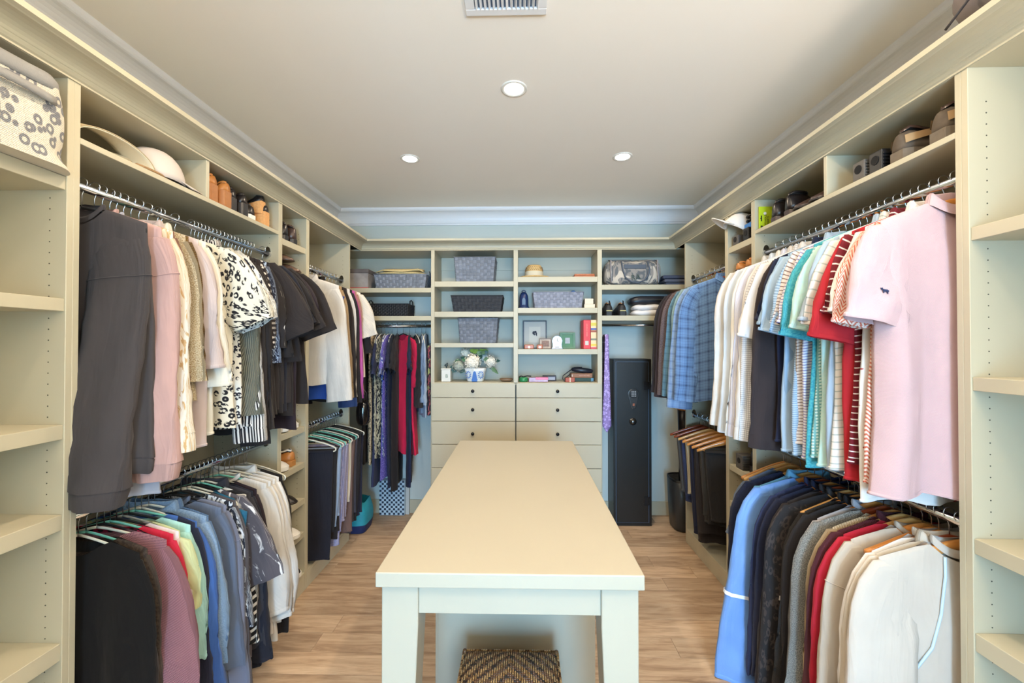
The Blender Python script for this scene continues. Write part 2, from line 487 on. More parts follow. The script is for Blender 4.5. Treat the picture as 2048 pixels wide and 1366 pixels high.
for xx in (IX0 + .014, IX1 - .034): onebox('apron', PAINTI, isl, xx, xx + .02, IY0 + .112, 1.55, IZ - .119, IZ - .038)
m = MB(); m.box(-.322, .276, 1.55, 2.46, 0, IZ - .038)
m.build('base_cabinet', PAINTI, isl, bevel=.0015)
onebox('end_panel', PAINTI, isl, -.312, .276, 1.546, 1.55, .0, IZ - .05)

# ------------------------------------------------------------------ fabrics (patterns in cloth metres through UV)


class NT:
    def __init__(s, name, rough=.85, sheen=.25):
        s.m = bpy.data.materials.new(name); s.m.use_nodes = True
        s.t = s.m.node_tree; s.b = s.t.nodes['Principled BSDF']
        s.b.inputs['Roughness'].default_value = rough
        s.b.inputs['Specular IOR Level'].default_value = .25
        s.b.inputs['Sheen Weight'].default_value = .05
        s.b.inputs['Sheen Roughness'].default_value = .5
        uv = s.t.nodes.new('ShaderNodeUVMap'); uv.uv_map = 'UVMap'
        s.uv = uv.outputs[0]
        sp = s.t.nodes.new('ShaderNodeSeparateXYZ'); s.t.links.new(s.uv, sp.inputs[0])
        s.u, s.v = sp.outputs[0], sp.outputs[1]

    def L(s, a, b): s.t.links.new(a, b)

    def math(s, op, a, b=None, c=None):
        n = s.t.nodes.new('ShaderNodeMath'); n.operation = op
        for i, x in enumerate((a, b, c)):
            if x is None: continue
            if isinstance(x, (int, float)): n.inputs[i].default_value = x
            else: s.L(x, n.inputs[i])
        return n.outputs[0]

    def mapped(s, sx, sy):
        mp = s.t.nodes.new('ShaderNodeMapping'); mp.inputs['Scale'].default_value = (sx, sy, 1); s.L(s.uv, mp.inputs[0]); return mp.outputs[0]

    def noise(s, scale, detail=3, dist=0, vec=None):
        n = s.t.nodes.new('ShaderNodeTexNoise'); n.inputs['Scale'].default_value = scale; n.inputs['Detail'].default_value = detail; n.inputs['Distortion'].default_value = dist
        s.L(vec if vec else s.uv, n.inputs['Vector']); return n.outputs['Fac']

    def voro(s, scale, vec=None, feat='F1', rnd=1.0):
        n = s.t.nodes.new('ShaderNodeTexVoronoi'); n.inputs['Scale'].default_value = scale; n.feature = feat; n.inputs['Randomness'].default_value = rnd
        s.L(vec if vec else s.uv, n.inputs['Vector']); return n.outputs['Distance']

    def step(s, x, lo, hi):
        n = s.t.nodes.new('ShaderNodeMapRange'); n.inputs['From Min'].default_value = lo; n.inputs['From Max'].default_value = hi; s.L(x, n.inputs[0]); return n.outputs[0]

    def mix(s, f, a, b):
        n = s.t.nodes.new('ShaderNodeMix'); n.data_type = 'RGBA'
        if isinstance(f, (int, float)): n.inputs['Factor'].default_value = f
        else: s.L(f, n.inputs['Factor'])
        for k, x in (('A', a), ('B', b)):
            if isinstance(x, tuple): n.inputs[k].default_value = srgb(x)
            else: s.L(x, n.inputs[k])
        return n.outputs['Result']

    def stripe(s, coord, pitch, frac, soft=.08):
        """1 where the stripe is"""
        f = s.math('FRACT', s.math('DIVIDE', coord, pitch))
        f = s.math('ABSOLUTE', s.math('SUBTRACT', f, .5))
        return s.step(f, frac / 2 + soft * .5, max(0.0, frac / 2 - soft * .5))

    def bump(s, h, st=.4, dist=.001):
        """fine weave relief over soft hanging creases"""
        w = s.t.nodes.new('ShaderNodeBump'); w.inputs['Strength'].default_value = .55; w.inputs['Distance'].default_value = .012
        s.L(s.noise(1.0, 3, .6, s.mapped(15, 3.2)), w.inputs['Height'])
        b = s.t.nodes.new('ShaderNodeBump'); b.inputs['Strength'].default_value = st; b.inputs['Distance'].default_value = dist
        s.L(h, b.inputs['Height']); s.L(w.outputs[0], b.inputs['Normal']); s.L(b.outputs[0], s.b.inputs['Normal'])


_F = {}


def fab(key, col, pat='plain', c2=(20, 20, 24), p=.02, f=.5, rough=.85, c3=None, weave='plain', metal=0.0):
    if key in _F: return _F[key]
    n = NT('cloth_' + key, rough)
    n.b.inputs['Metallic'].default_value = metal
    vary = n.noise(9, 3)
    dk = tuple(int(v * .90) for v in col)
    base = n.mix(vary, dk, col)
    fac = None
    if pat == 'hstripe': fac = n.stripe(n.v, p, f)
    elif pat == 'vstripe': fac = n.stripe(n.u, p, f)
    elif pat == 'grid': fac = n.math('MAXIMUM', n.stripe(n.v, p, f), n.stripe(n.u, p, f))
    elif pat == 'dots':
        fac = n.step(n.voro(1 / p, rnd=0.0), f + .04, f - .04)
    elif pat == 'bigdots':
        fac = n.step(n.voro(1 / p, rnd=.8), f + .03, f - .03)
    elif pat == 'plaid':
        a = n.math('MULTIPLY', n.stripe(n.v, p, f, .2), .30); b = n.math('MULTIPLY', n.stripe(n.u, p * .9, f, .2), .30)
        a2 = n.math('MULTIPLY', n.stripe(n.v, p / 3, .12, .08), .32); b2 = n.math('MULTIPLY', n.stripe(n.u, p * .3, .12, .08), .32)
        fac = n.math('ADD', n.math('ADD', a, b), n.math('ADD', a2, b2))
    elif pat == 'leopard':
        d = n.voro(1 / p, n.mapped(1, .8)); w = n.noise(1.3 / p, 2)
        ring = n.math('MULTIPLY', n.step(d, .18, .24), n.step(d, .50, .44))
        fac = n.math('MULTIPLY', ring, n.step(w, f - .10, f - .04))
    elif pat == 'brush':
        fac = n.step(n.noise(1 / p, 4, 1.6, n.mapped(1.6, .7)), f - .03, f + .03)
    elif pat == 'herring':
        tri = n.math('PINGPONG', n.u, p); k = n.math('ADD', n.v, tri)
        fac = n.stripe(k, p * .62, .48, .1)
    elif pat == 'diag': fac = n.stripe(n.math('ADD', n.v, n.math('MULTIPLY', n.u, .35)), p, f)
    elif pat == 'motif':
        d = n.voro(1 / p, n.mapped(1, 1.7), rnd=.55); fac = n.step(d, f + .03, f - .03)
    elif pat == 'knit': fac = n.math('MULTIPLY', n.stripe(n.v, p, .5, .3), f)
    elif pat == 'tweed': fac = n.step(n.noise(1 / p, 2), .42, .6)
    elif pat == 'tiedye': fac = n.step(n.noise(1 / p, 4, 1.0), .4, .62)
    if fac is not None: base = n.mix(fac, base, c2)
    if c3 is not None:
        base = n.mix(n.step(n.noise(.55 / p, 3, 1.2), .56, .60), base, c3)
    n.L(base, n.b.inputs['Base Color'])
    if weave == 'plain': n.bump(n.noise(900, 1), .15, .0004)
    elif weave == 'knit':
        h = n.math('MULTIPLY', n.math('SINE', n.math('MULTIPLY', n.u, 1500)), n.math('SINE', n.math('MULTIPLY', n.v, 1100))); n.bump(h, .6, .0012)
    elif weave == 'rib': n.bump(n.math('SINE', n.math('MULTIPLY', n.u, 1300)), .7, .0012)
    elif weave == 'pleat': n.bump(n.math('SINE', n.math('MULTIPLY', n.math('ADD', n.u, n.math('MULTIPLY', n.v, .4)), 700)), .9, .003)
    elif weave == 'fuzzy': n.bump(n.noise(260, 3), .9, .004)
    elif weave == 'pique': n.bump(n.math('MULTIPLY', n.math('SINE', n.math('MULTIPLY', n.u, 1800)), n.math('SINE', n.math('MULTIPLY', n.v, 1800))), .35, .0008)
    _F[key] = n.m
    return n.m


# ------------------------------------------------------------------ hangers
HG = {}


def slim_parts(color):
    """slim flocked hanger: bar (shoulders + trouser bar) and hook, as shared meshes"""
    if color in HG: return HG[color]
    c = {'black': (24, 24, 26), 'grey': (150, 150, 140), 'mint': (118, 196, 180), 'ivory': (226, 222, 206), 'white': (235, 235, 232)}[color]
    mt = mat('flock_' + color, c, .8)
    m = MB(); pts = []
    n = 12
    for i in range(n + 1):
        t = i / n; s = .186 * t
        pts.append((s, 0, -.078 - .052 * t ** 1.25 - .006 * t ** 6))
    for a in (.35, .8, 1.2, 1.57, 2.0, 2.5):
        pts.append((.184 + .014 * math.sin(a) , 0, -.150 + .014 * math.cos(a)))
    pts += [(.172, 0, -.166), (.12, 0, -.166), (0, 0, -.166)]
    full = pts + [(-x, y, z) for (x, y, z) in reversed(pts[:-1])]
    m.tube(full, .0046, 6, .6)
    b = m.build('shoulder_bar', mt, None, smooth=True)
    b.data.name = 'slim_bar_' + color
    h = hook_mesh(-.074)
    me = b.data; COL.objects.unlink(b); bpy.data.objects.remove(b)
    HG[color] = (me, h, STEEL)
    return HG[color]


HK = {}


def hook_mesh(zend):
    if zend in HK: return HK[zend]
    m = MB()
    pts = [(-.017, 0, -.012)]
    for i in range(11):
        a = PI - (PI + 1.15) * i / 10 + .0
        pts.append((.0165 * math.cos(a), 0, .0165 * math.sin(a) + .0005))
    pts += [(.004, 0, -.028), (0, 0, -.038), (0, 0, zend)]
    m.tube(pts, .0017, 6)
    o = m.build('hook', STEEL, None, smooth=True); me = o.data
    COL.objects.unlink(o); bpy.data.objects.remove(o)
    HK[zend] = me
    return me


def wood_parts(color='oak'):
    k = 'wood_' + color
    if k in HG: return HG[k]
    c = {'oak': (205, 136, 68), 'dark': (140, 62, 30), 'light': (224, 172, 104)}[color]
    mt = mat(k, c, .28, noise=.22, nscale=30, coat=.4)
    m = MB(); R = []
    n = 18
    for i in range(n + 1):
        t = -1 + 2 * i / n; a = abs(t)
        s = .205 * t
        top = -.070 - .070 * a ** 1.25 + .004 * math.cos(PI * t)
        h = .044 - .024 * min(1, a * 1.6) ** .8
        if a > .92: h *= .8
        yb = -.004 * a * a
        w = .0065 + .002 * a
        bot = top - h + (.012 * math.exp(-(t / .16) ** 2))
        R.append([(s, yb - w, top - .003), (s, yb - w * .5, top), (s, yb + w * .5, top), (s, yb + w, top - .003), (s, yb + w, bot + .003), (s, yb + w * .5, bot), (s, yb - w * .5, bot), (s, yb - w, bot + .003)])
    m.rings(R)
    b = m.build('shoulder_bar', mt, None, smooth=True); me = b.data; me.name = k
    COL.objects.unlink(b); bpy.data.objects.remove(b)
    m = MB(); m.tube([(-.175, -.010, -.142), (-.15, -.008, -.158), (0, 0, -.158), (.15, -.008, -.158), (.175, -.010, -.142)], .0045, 8)
    b = m.build('trouser_bar', mt, None, smooth=True); m2 = b.data; COL.objects.unlink(b); bpy.data.objects.remove(b)
    HG[k] = (me, hook_mesh(-.068), STEEL, m2)
    return HG[k]


def link_child(name, me, parent):
    o = bpy.data.objects.new(name, me); COL.objects.link(o); o.parent = parent
    return o


def hanger(kind, X, y, z, rz, label, group, tilt=0.0):
    r = thing('hanger', label, 'hanger', (X, y, z), rz, group)
    r.rotation_euler[1] = tilt
    p = wood_parts(kind[5:]) if kind.startswith('wood') else slim_parts(kind.replace('*', ''))
    link_child('shoulder_bar', p[0], r)
    if len(p) > 3: link_child('trouser_bar', p[3], r)
    h = link_child('hook', p[1], r)
    return r


# ------------------------------------------------------------------ garments
def zline(s, wsh, z0, drop):
    return z0 - drop * (np.minimum(np.abs(s), wsh * 1.1) / wsh) ** 1.25


def torso(rs, L=.66, wsh=.205, warm=.215, whem=.23, T=.016, T0=.010, z0=-.074, drop=.062, wn=.075, nf=.07, nb=.015, fold=.010, nu=20, nt=20, cut=0, tw=0.0):
    """front and back sheets joined at the sides; returns a closed-around grid"""
    ph = [rs.uniform(0, 6.28) for _ in range(6)]
    k1, k2, k3 = rs.uniform(5, 8), rs.uniform(10, 15), rs.uniform(17, 24)
    t = np.concatenate([[0, .004, .013], np.linspace(.045, .16, 4), np.linspace(.16, L, nt - 4)[1:]])
    th = np.linspace(-PI / 2, PI / 2, nu)
    uf = np.sin(th)                       # -1..1 front
    u = np.concatenate([uf, uf[::-1][1:-1]])
    side = np.concatenate([np.ones(nu), -np.ones(nu - 2)])
    cc = np.concatenate([np.cos(th), np.cos(th[::-1][1:-1])])
    Tt, U = np.meshgrid(t, u, indexing='ij')
    S = np.broadcast_to(side, U.shape); C = np.broadcast_to(cc, U.shape)
    sm = np.clip(Tt / .17, 0, 1); sm = sm * sm * (3 - 2 * sm)
    W = wsh + (warm - wsh) * sm + (whem - warm) * np.clip((Tt - .17) / (L - .17), 0, 1)
    W = W * (1 + .025 * np.sin(Tt * 9 + ph[0]) * np.clip(Tt / .2, 0, 1))
    s = W * U
    lev = np.clip(Tt / L, 0, 1)
    z = zline(s, wsh, z0, drop) * (1 - lev) + (z0 - drop * .6) * lev - Tt
    neck = np.clip(1 - (s / wn) ** 2, 0, 1) * np.clip(1 - Tt / .16, 0, 1)
    z -= neck * np.where(S > 0, nf, nb)
    z -= .006 * lev * np.sin(U * 7 + ph[5])
    thick = (T0 + (T - T0) * np.clip(Tt / .25, 0, 1)) * np.power(C, .6)
    seam = np.clip((np.abs(s) - wn) / .02, 0, 1)
    thick = thick * (1 - seam * np.clip(1 - Tt / .014, 0, 1) ** 2 * .96)
    A = fold * np.clip(Tt / .45, 0, 1)
    wave = A * (np.sin(U * k1 + ph[1] + .8 * np.sin(Tt * 3)) + .5 * np.sin(U * k2 + ph[2] + Tt * 2))
    own = A * .35 * np.sin(U * k3 + ph[3] + S * 1.3)
    wr = .0015 * np.sin(Tt * 40 + U * 9 + ph[4])
    y = -(S * thick + wave + own + wr) + tw * Tt
    P = np.stack([s, y, z], -1)
    UV = np.stack([np.where(S > 0, s, .5 - s), Tt + zline(s, wsh, 0, -drop) * 0], -1)
    return P, UV


def sleeve(rs, sg, L=.22, wsh=.205, z0=-.074, drop=.062, a0=62, a1=18, r0=.10, r1=.078, t0=.016, t1=.02, fold=.005, nr=None, nc=16, swing=0.0, puff=0.0, curl=0.0, inn=0.0):
    nr = nr or (9 if L < .3 else 16)
    zs = z0 - drop
    cx, cz = wsh - .045 - inn, zs - r0 * .80
    R, UV = [], []
    ph = [rs.uniform(0, 6.28) for _ in range(4)]
    px, pz, py = cx, cz, 0.0
    prev = 0
    # rounded cap running up to the shoulder seam
    an0 = math.radians(a0); row = []
    for k in range(nc):
        b = 2 * PI * k / nc
        row.append((sg * (cx - .035 + math.cos(an0) * .045 * math.cos(b)), .009 * math.sin(b), cz + .045 + math.sin(an0) * .045 * math.cos(b)))
    R.append(row); UV.append([(1.7 + .07 * 2 * PI * k / nc, -.05) for k in range(nc)])
    for i in range(nr):
        d = L * 1.12 * i / (nr - 1) ; q = i / (nr - 1)
        ang = math.radians(a1 + (a0 - a1) * max(0, 1 - d / .16) ** 1.2 + curl * q * q)
        st = d - prev; prev = d
        px += math.sin(ang) * st; pz -= math.cos(ang) * st; py -= swing * st * min(1, d / .1)
        h = r0 + (r1 - r0) * min(1, q * 1.15) ** .8
        tt = t0 + (t1 - t0) * q
        if puff:
            h *= 1 + puff * math.sin(PI * min(1, q) ** 1.6) ; tt *= 1 + puff * 1.3 * math.sin(PI * q ** 1.6)
        # axis across the sleeve, in the garment plane
        ax, az = math.cos(ang), math.sin(ang)
        row = []
        for k in range(nc):
            b = 2 * PI * k / nc
            cb, sb = math.cos(b), math.sin(b)
            hh = h * (1 + .06 * math.sin(3 * b + ph[0] + 6 * q))
            w = fold * q ** .5 * (math.sin(4 * b + ph[1] + 7 * q) + .6 * math.sin(11 * q * 3 + b * 2 + ph[2]))
            row.append((sg * (px + ax * hh * cb), py + (tt * math.copysign(abs(sb) ** .75, sb) + w), pz + az * hh * cb))
        R.append(row); UV.append([(1.7 + h * (b2 := (2 * PI * k / nc)), d) for k in range(nc)])
    return np.array(R), np.array(UV)


def ring_band(P, i, dz, grow):
    """a short band continuing a closed grid past its last row"""
    a = P[i]; c = a.mean(0); dirv = P[i] - P[i - 1]; dirv /= (np.linalg.norm(dirv, axis=1, keepdims=True) + 1e-9)
    return a, c, dirv


def add_band(parent, P, UV, mt, length, grow0=1.03, grow1=.9, name='cuff', back=.0):
    a = P[-1]; c = a.mean(0); d = (P[-1] - P[-3]).mean(0); d = d / np.linalg.norm(d)
    rows = []
    for q in (0, .15, .5, .85, 1):
        g = (grow0 + (grow1 - grow0) * q) * (1 if 0 < q < 1 else .975)
        rows.append(c + (a - c) * g + d * (length * q - back))
    R = np.array(rows); U = np.stack([UV[-1] + np.array([0, length * q]) for q in (0, .15, .5, .85, 1)])
    return MB().grid(R, U, closed=True).build(name, mt, parent, smooth=True, world=False)


def garment(name, label, cat, X, y, z, rz, mt, kind='tee', rs=None, L=.66, group=None, sl=None, col=None, mt2=None, collar=None, band=None, nude=False, wide=1.0, fold=.010, T=.015, swing=0.0, front=1, a0=None, a1=None, puff=0, cuffmat=None, tw=0.0, sg2=None, r1=None, z0=-.066, drop=.060, wn=.075, nf=.07, nb=.015, inn=0.0, st1=None):
    rs = rs or random.Random(7)
    r = thing(name, label, cat, (X, y, z), rz, group)
    wsh = .205 * wide
    kw = dict(drop=drop, wn=wn, nf=nf, nb=nb, T0=.012, L=L, wsh=wsh, warm=.215 * wide, whem=.235 * wide, T=T, fold=fold, z0=z0, tw=tw)
    if kind in ('tank',): kw.update(wsh=.17, warm=.2, wn=.09)
    if 'wn' in kw and kw['wn'] < .05: kw['wn'] = .05
    if kind == 'dress': kw.update(whem=.27 * wide)
    P, UV = torso(rs, **kw)
    if front < 0: P[:, :, 1] *= -1
    me = MB().grid(P, UV, closed=True).build('body', mt, r, smooth=True, world=False)
    wsx = kw['wsh']
    arms = []
    if kind not in ('tank',):
        LL = {'tee': .20, 'long': .57, 'elbow': .34, 'dress': .2}.get(kind, .2)
        if sl: LL = sl
        for sg in (1, -1):
            short = LL < .3
            A0 = a0 if a0 is not None else (58 if short else 48)
            A1 = a1 if a1 is not None else (24 if short else 5)
            if sg < 0: A1 = min(A1, 2); A0 = 25 if LL > .25 else 30
            RR1 = r1 if r1 else (.082 if short else .052)
            if kind == 'drop': pass
            SP, SU = sleeve(rs, sg, LL, wsx, z0=z0, drop=drop, fold=.008, a0=A0, a1=A1, r0=.098, r1=RR1 if sg > 0 else min(RR1, .06), t0=.014, t1=st1 or T * 1.05, inn=inn if sg > 0 else .07, swing=swing if sg > 0 else 0, puff=puff if sg > 0 else 0)
            so = MB().grid(SP, SU, closed=True).build('sleeve', mt2 if (mt2 and sg2) else mt, r, smooth=True, world=False)
            arms.append((so, SP, SU))
            if band in ('rib', 'cuff', 'ruffle'):
                bl = {'rib': .055, 'cuff': .06, 'ruffle': .02}[band]
                add_band(so, SP, SU, cuffmat or mt, bl, 1.0 if band != 'rib' else .96, .82 if band == 'rib' else 1.0, 'cuff')
            elif band == 'edge':
                add_band(so, SP, SU, cuffmat or mt, .014, 1.03, 1.03, 'sleeve_hem', back=.010)
    if band == 'rib': add_band(r, P, UV, cuffmat or mt, .05, 1.0, .97, 'hem_band')
    elif band in ('edge', 'cuff'): add_band(r, P, UV, cuffmat or mt, .012, 1.012, 1.012, 'hem', back=.009)
    if collar:
        neckcollar(r, collar, col or mt, front, z0, kw['wn'], nf, nb, wsx, drop)
    return r, P, arms


def neckcollar(r, kind, mt, front=1, z0=-.074, wn=.075, nf=.07, nb=.015, wsh=.205, drop=.062):
    """band sewn along the neckline, standing up or folded over"""
    N = 32; rows = []; UV = []
    h = {'shirt': .026, 'crew': .014, 'stand': .022, 'hood': .03}[kind]
    prof = {'shirt': [(0, -.1), (.000, .9), (.003, 1.05), (.009, .9), (.016, -.25)], 'crew': [(.001, -.2), (.003, .5), (.002, 1), (-.002, 1.02)], 'stand': [(0, -.1), (.002, .5), (.001, 1), (-.003, 1)], 'hood': [(0, 0), (.012, .4), (.008, 1), (-.006, 1)]}[kind]
    for (o, q) in prof:
        row = []; uvr = []
        for k in range(N):
            b = 2 * PI * k / N
            cb, sb = math.cos(b), math.sin(b)
            s_ = (wn * .92 + o) * cb
            n_ = (.012 + o) * math.copysign(abs(sb) ** .6, sb)
            dip = (nf if sb < 0 else nb) * (1 - cb * cb) * .85
            zz = z0 - drop * (abs(s_) / wsh) ** 1.25 - dip + h * q
            row.append((s_, n_ * front, zz)); uvr.append((b * .07, h * q))
        rows.append(row); UV.append(uvr)
    return MB().grid(np.array(rows), np.array(UV), closed=True).build('collar', mt, r, smooth=True, world=False)


def trousers(label, X, y, z, rz, mt, rs, W=.2, L=.6, T=.016, group=None, x0=0.0, taper=.8, zbar=-.16, waist=None, cat='trousers', name='folded_trousers'):
    """trousers folded over the bar of a hanger: two hanging halves with rounded folds"""
    r = thing(name, label, cat, (X, y, z), rz, group)
    for hlf, (yy, LL) in enumerate(((-T * .75, L), (T * .75, L * rs.uniform(.86, .97)))):
        nr, nc = 16, 20
        rows, UV = [], []
        ph = rs.uniform(0, 6)
        for i in range(nr):
            q = i / (nr - 1); w = W * (1 + (taper - 1) * q) / 2
            row, uvr = [], []
            for k in range(nc):
                b = 2 * PI * k / nc
                c, s_ = math.cos(b), math.sin(b)
                f = .006 * q * math.sin(3 * c * 2 + ph + q * 3)
                tt = T * .62 * (.55 + .45 * min(1, q * 5))
                row.append((x0 + w * c + .01 * math.sin(q * 2.2 + ph) * q, yy * min(1, .25 + q * 4) + tt * math.copysign(abs(s_) ** .6, s_) + f, zbar + .004 - LL * q + .004 * math.sin(c * 4 + ph)))
                uvr.append((w * b, LL * q + hlf))
            rows.append(row); UV.append(uvr)
        o = MB().grid(np.array(rows), np.array(UV), closed=True).build('trouser_leg', mt, r, smooth=True, world=False)
        add_band(o, np.array(rows), np.array(UV), mt, .016, 1.02, 1.02, 'hem', back=.012)
    # fold over the bar
    m = MB(); R = []
    for k in range(9):
        a = PI * k / 8
        R.append([(x0 + (W / 2) * t, -math.cos(a) * T * 1.0, zbar + .0 + math.sin(a) * .011) for t in np.linspace(-1, 1, 8)])
    A = np.array(R); m.grid(A, np.stack([A[:, :, 0], A[:, :, 2]], -1)); m.build('fold', mt, r, smooth=True, world=False)
    return r
import zlib

# ------------------------------------------------------------------ cloth colours
CH = lambda: fab('charcoal', (68, 64, 66), weave='plain')
BK = lambda: fab('black', (38, 35, 37))
BK2 = lambda: fab('black_warm', (46, 40, 40))
BKN = lambda: fab('blue_black', (34, 36, 48))
NV = lambda: fab('navy', (36, 40, 62))
WH = lambda: fab('white', (218, 213, 207))
CRM = lambda: fab('cream', (228, 220, 204))

HN = {'black': 'black slim', 'grey': 'grey slim', 'mint': 'mint slim', 'ivory': 'ivory slim', 'white': 'white slim', 'wood_oak': 'honey wooden', 'wood_dark': 'dark wooden', 'wood_light': 'pale wooden'}


def hlabel(hk, short):
    w = ('%s hanger of the %s' % (HN[hk], short)).split()
    return ' '.join(w[:15] + w[-1:] if len(w) > 16 else w)


def rack(side, level, items, hgroup, ggroup):
    """side L/R; level rod height; items near to far: (y, hanger, name, category, short, fabric, kind, L, options)"""
    X = RXL if side == 'L' else RXR
    base = 0.0 if side == 'L' else PI
    for it in items:
        (y, hk, name, cat, short, mt, kind, L, o) = it
        o = dict(o)
        rs = random.Random(zlib.crc32(short.encode()))
        yaw = math.radians(o.pop('yaw', rs.uniform(-3, 3))) * (1 if side == 'L' else -1)
        z = level + .0135 + .0
        hl = hlabel(hk, short)
        hanger(hk, X, y, z, base + yaw, hl, hgroup)
        where = o.pop('where', None)
        front = (1 if side == 'L' else -1)
        if 'tr' in o:
            o.pop('tr')
            trousers(short, X, y, z, base + yaw, mt, rs, L=L, group=ggroup, cat=cat, name=name, **o)
            continue
        if side == 'R' and 'swing' in o: o['swing'] = -o['swing']
        label = short
        if hk.startswith('wood'):
            o.setdefault('z0', -.058); o.setdefault('drop', .074)
        if level == ZD:
            o.setdefault('wn', .098 if side == 'L' else .088); o.setdefault('nb', .035)
        if side == 'L' and kind in ('long', 'elbow'):
            o.setdefault('inn', .03); o.setdefault('a0', 34)
        if side == 'R' and kind == 'tee':
            o.setdefault('a0', 40); o.setdefault('a1', 13)
        g, P, arms = garment(name, label, cat, X, y, z, base + yaw, mt, kind, rs, L=L, group=ggroup, front=front, **o)
        yield short, g, P, arms


ULH, ULG = 'slim hangers on the upper left rod', 'tops on the upper left rod'
K = dict
TEAL = (60, 160, 170)
upper_left = [
    (1.262, 'black', 'sweatshirt', 'sweatshirt', 'charcoal drop-shoulder sweatshirt nearest on the upper left rod', CH(), 'long', .76, K(swing=.09, band='rib', collar='crew', sl=.66, r1=.092, T=.016, wide=.98, a1=-1, a0=20, yaw=3, inn=.05, st1=.042)),
    (1.300, 'ivory', 'sweatshirt', 'sweatshirt', 'dusty pink crewneck sweatshirt behind the charcoal one', fab('pink', (188, 154, 150)), 'long', .74, K(swing=.02, band='rib', collar='crew', sl=.62, r1=.08, T=.016, wide=1.0, a1=3, a0=26, yaw=6, inn=.02, st1=.03)),
    (1.325, 'ivory', 'tshirt', 'shirt', 'long lilac grey tee peeking out under the pink sweatshirt', fab('lilac', (176, 178, 192)), 'tee', .90, K(collar='crew', band='edge', sl=.10, a1=0, a0=5, wide=.80, yaw=0)),
    (1.350, 'grey', 'blouse', 'blouse', 'cream blouse printed with tan leaves, long cuffed sleeves', fab('tanleaf', (232, 224, 208), 'brush', (190, 156, 110), .05, .56), 'long', .66, K(swing=.03, band='cuff', sl=.55, r1=.08, yaw=4)),
    (1.372, 'mint', 'blouse', 'blouse', 'rust brown satin blouse beneath the leaf print one', fab('rust', (118, 82, 66), rough=.45), 'long', .72, K(sl=.58, r1=.06)),
    (1.398, 'mint', 'sweater', 'sweater', 'champagne glitter knit sweater with elbow sleeves', fab('champagne', (206, 192, 164), 'tweed', (150, 128, 92), .004, weave='fuzzy', rough=.5), 'elbow', .60, K(sl=.40, r1=.085, T=.018, yaw=5)),
    (1.425, 'black', 'cardigan', 'cardigan', 'mustard brown chunky knit cardigan beside the champagne knit', fab('mustard', (124, 96, 52), 'hstripe', (96, 72, 38), .006, .5, weave='knit'), 'elbow', .60, K(sl=.40, r1=.075)),
    (1.455, 'grey', 'shirt', 'shirt', 'pale mauve linen shirt with rolled elbow sleeves', fab('mauve', (196, 180, 178), weave='plain'), 'elbow', .78, K(sl=.36, r1=.10, band='edge', collar='shirt', yaw=6)),
    (1.490, 'white', 'shirt', 'shirt', 'ivory utility shirt with wide sleeves behind the linen shirt', fab('ivory', (226, 220, 206)), 'elbow', .74, K(sl=.42, r1=.10, band='edge', collar='shirt', yaw=6)),
    (1.610, 'grey', 'blouse', 'blouse', 'cream and black animal print blouse with short fluttering sleeves', fab('animalprint', (226, 220, 204), 'leopard', (28, 28, 34), .022), 'tee', .74, K(sl=.24, r1=.085, puff=.2, yaw=6)),
    (1.690, 'grey', 'blouse', 'blouse', 'white and navy squiggle print blouse', fab('squiggle', (226, 226, 222), 'leopard', (26, 28, 44), .017), 'tee', .74, K(sl=.24, r1=.085, puff=.2)),
    (1.708, 'grey', 'blouse', 'blouse', 'sage grey pleated long sleeve blouse', fab('sagepleat', (132, 132, 118), weave='pleat'), 'long', .64, K(sl=.55, r1=.075, yaw=7)),
    (1.728, 'ivory', 'shirt', 'shirt', 'black shirt with white stripes and buttoned cuffs', fab('bwstripe', (34, 32, 38), 'vstripe', (226, 222, 218), .016, .5), 'long', .76, K(sl=.60, r1=.07, band='cuff', collar='shirt', yaw=5, cuffmat=None)),
    (1.748, 'ivory', 'shirt', 'shirt', 'narrow pinstriped black and white shirt behind the bolder stripes', fab('bwstripe2', (30, 30, 36), 'vstripe', (214, 210, 208), .011, .4), 'long', .76, K(sl=.60, r1=.065, band='cuff', collar='shirt')),
]
yy = 1.768
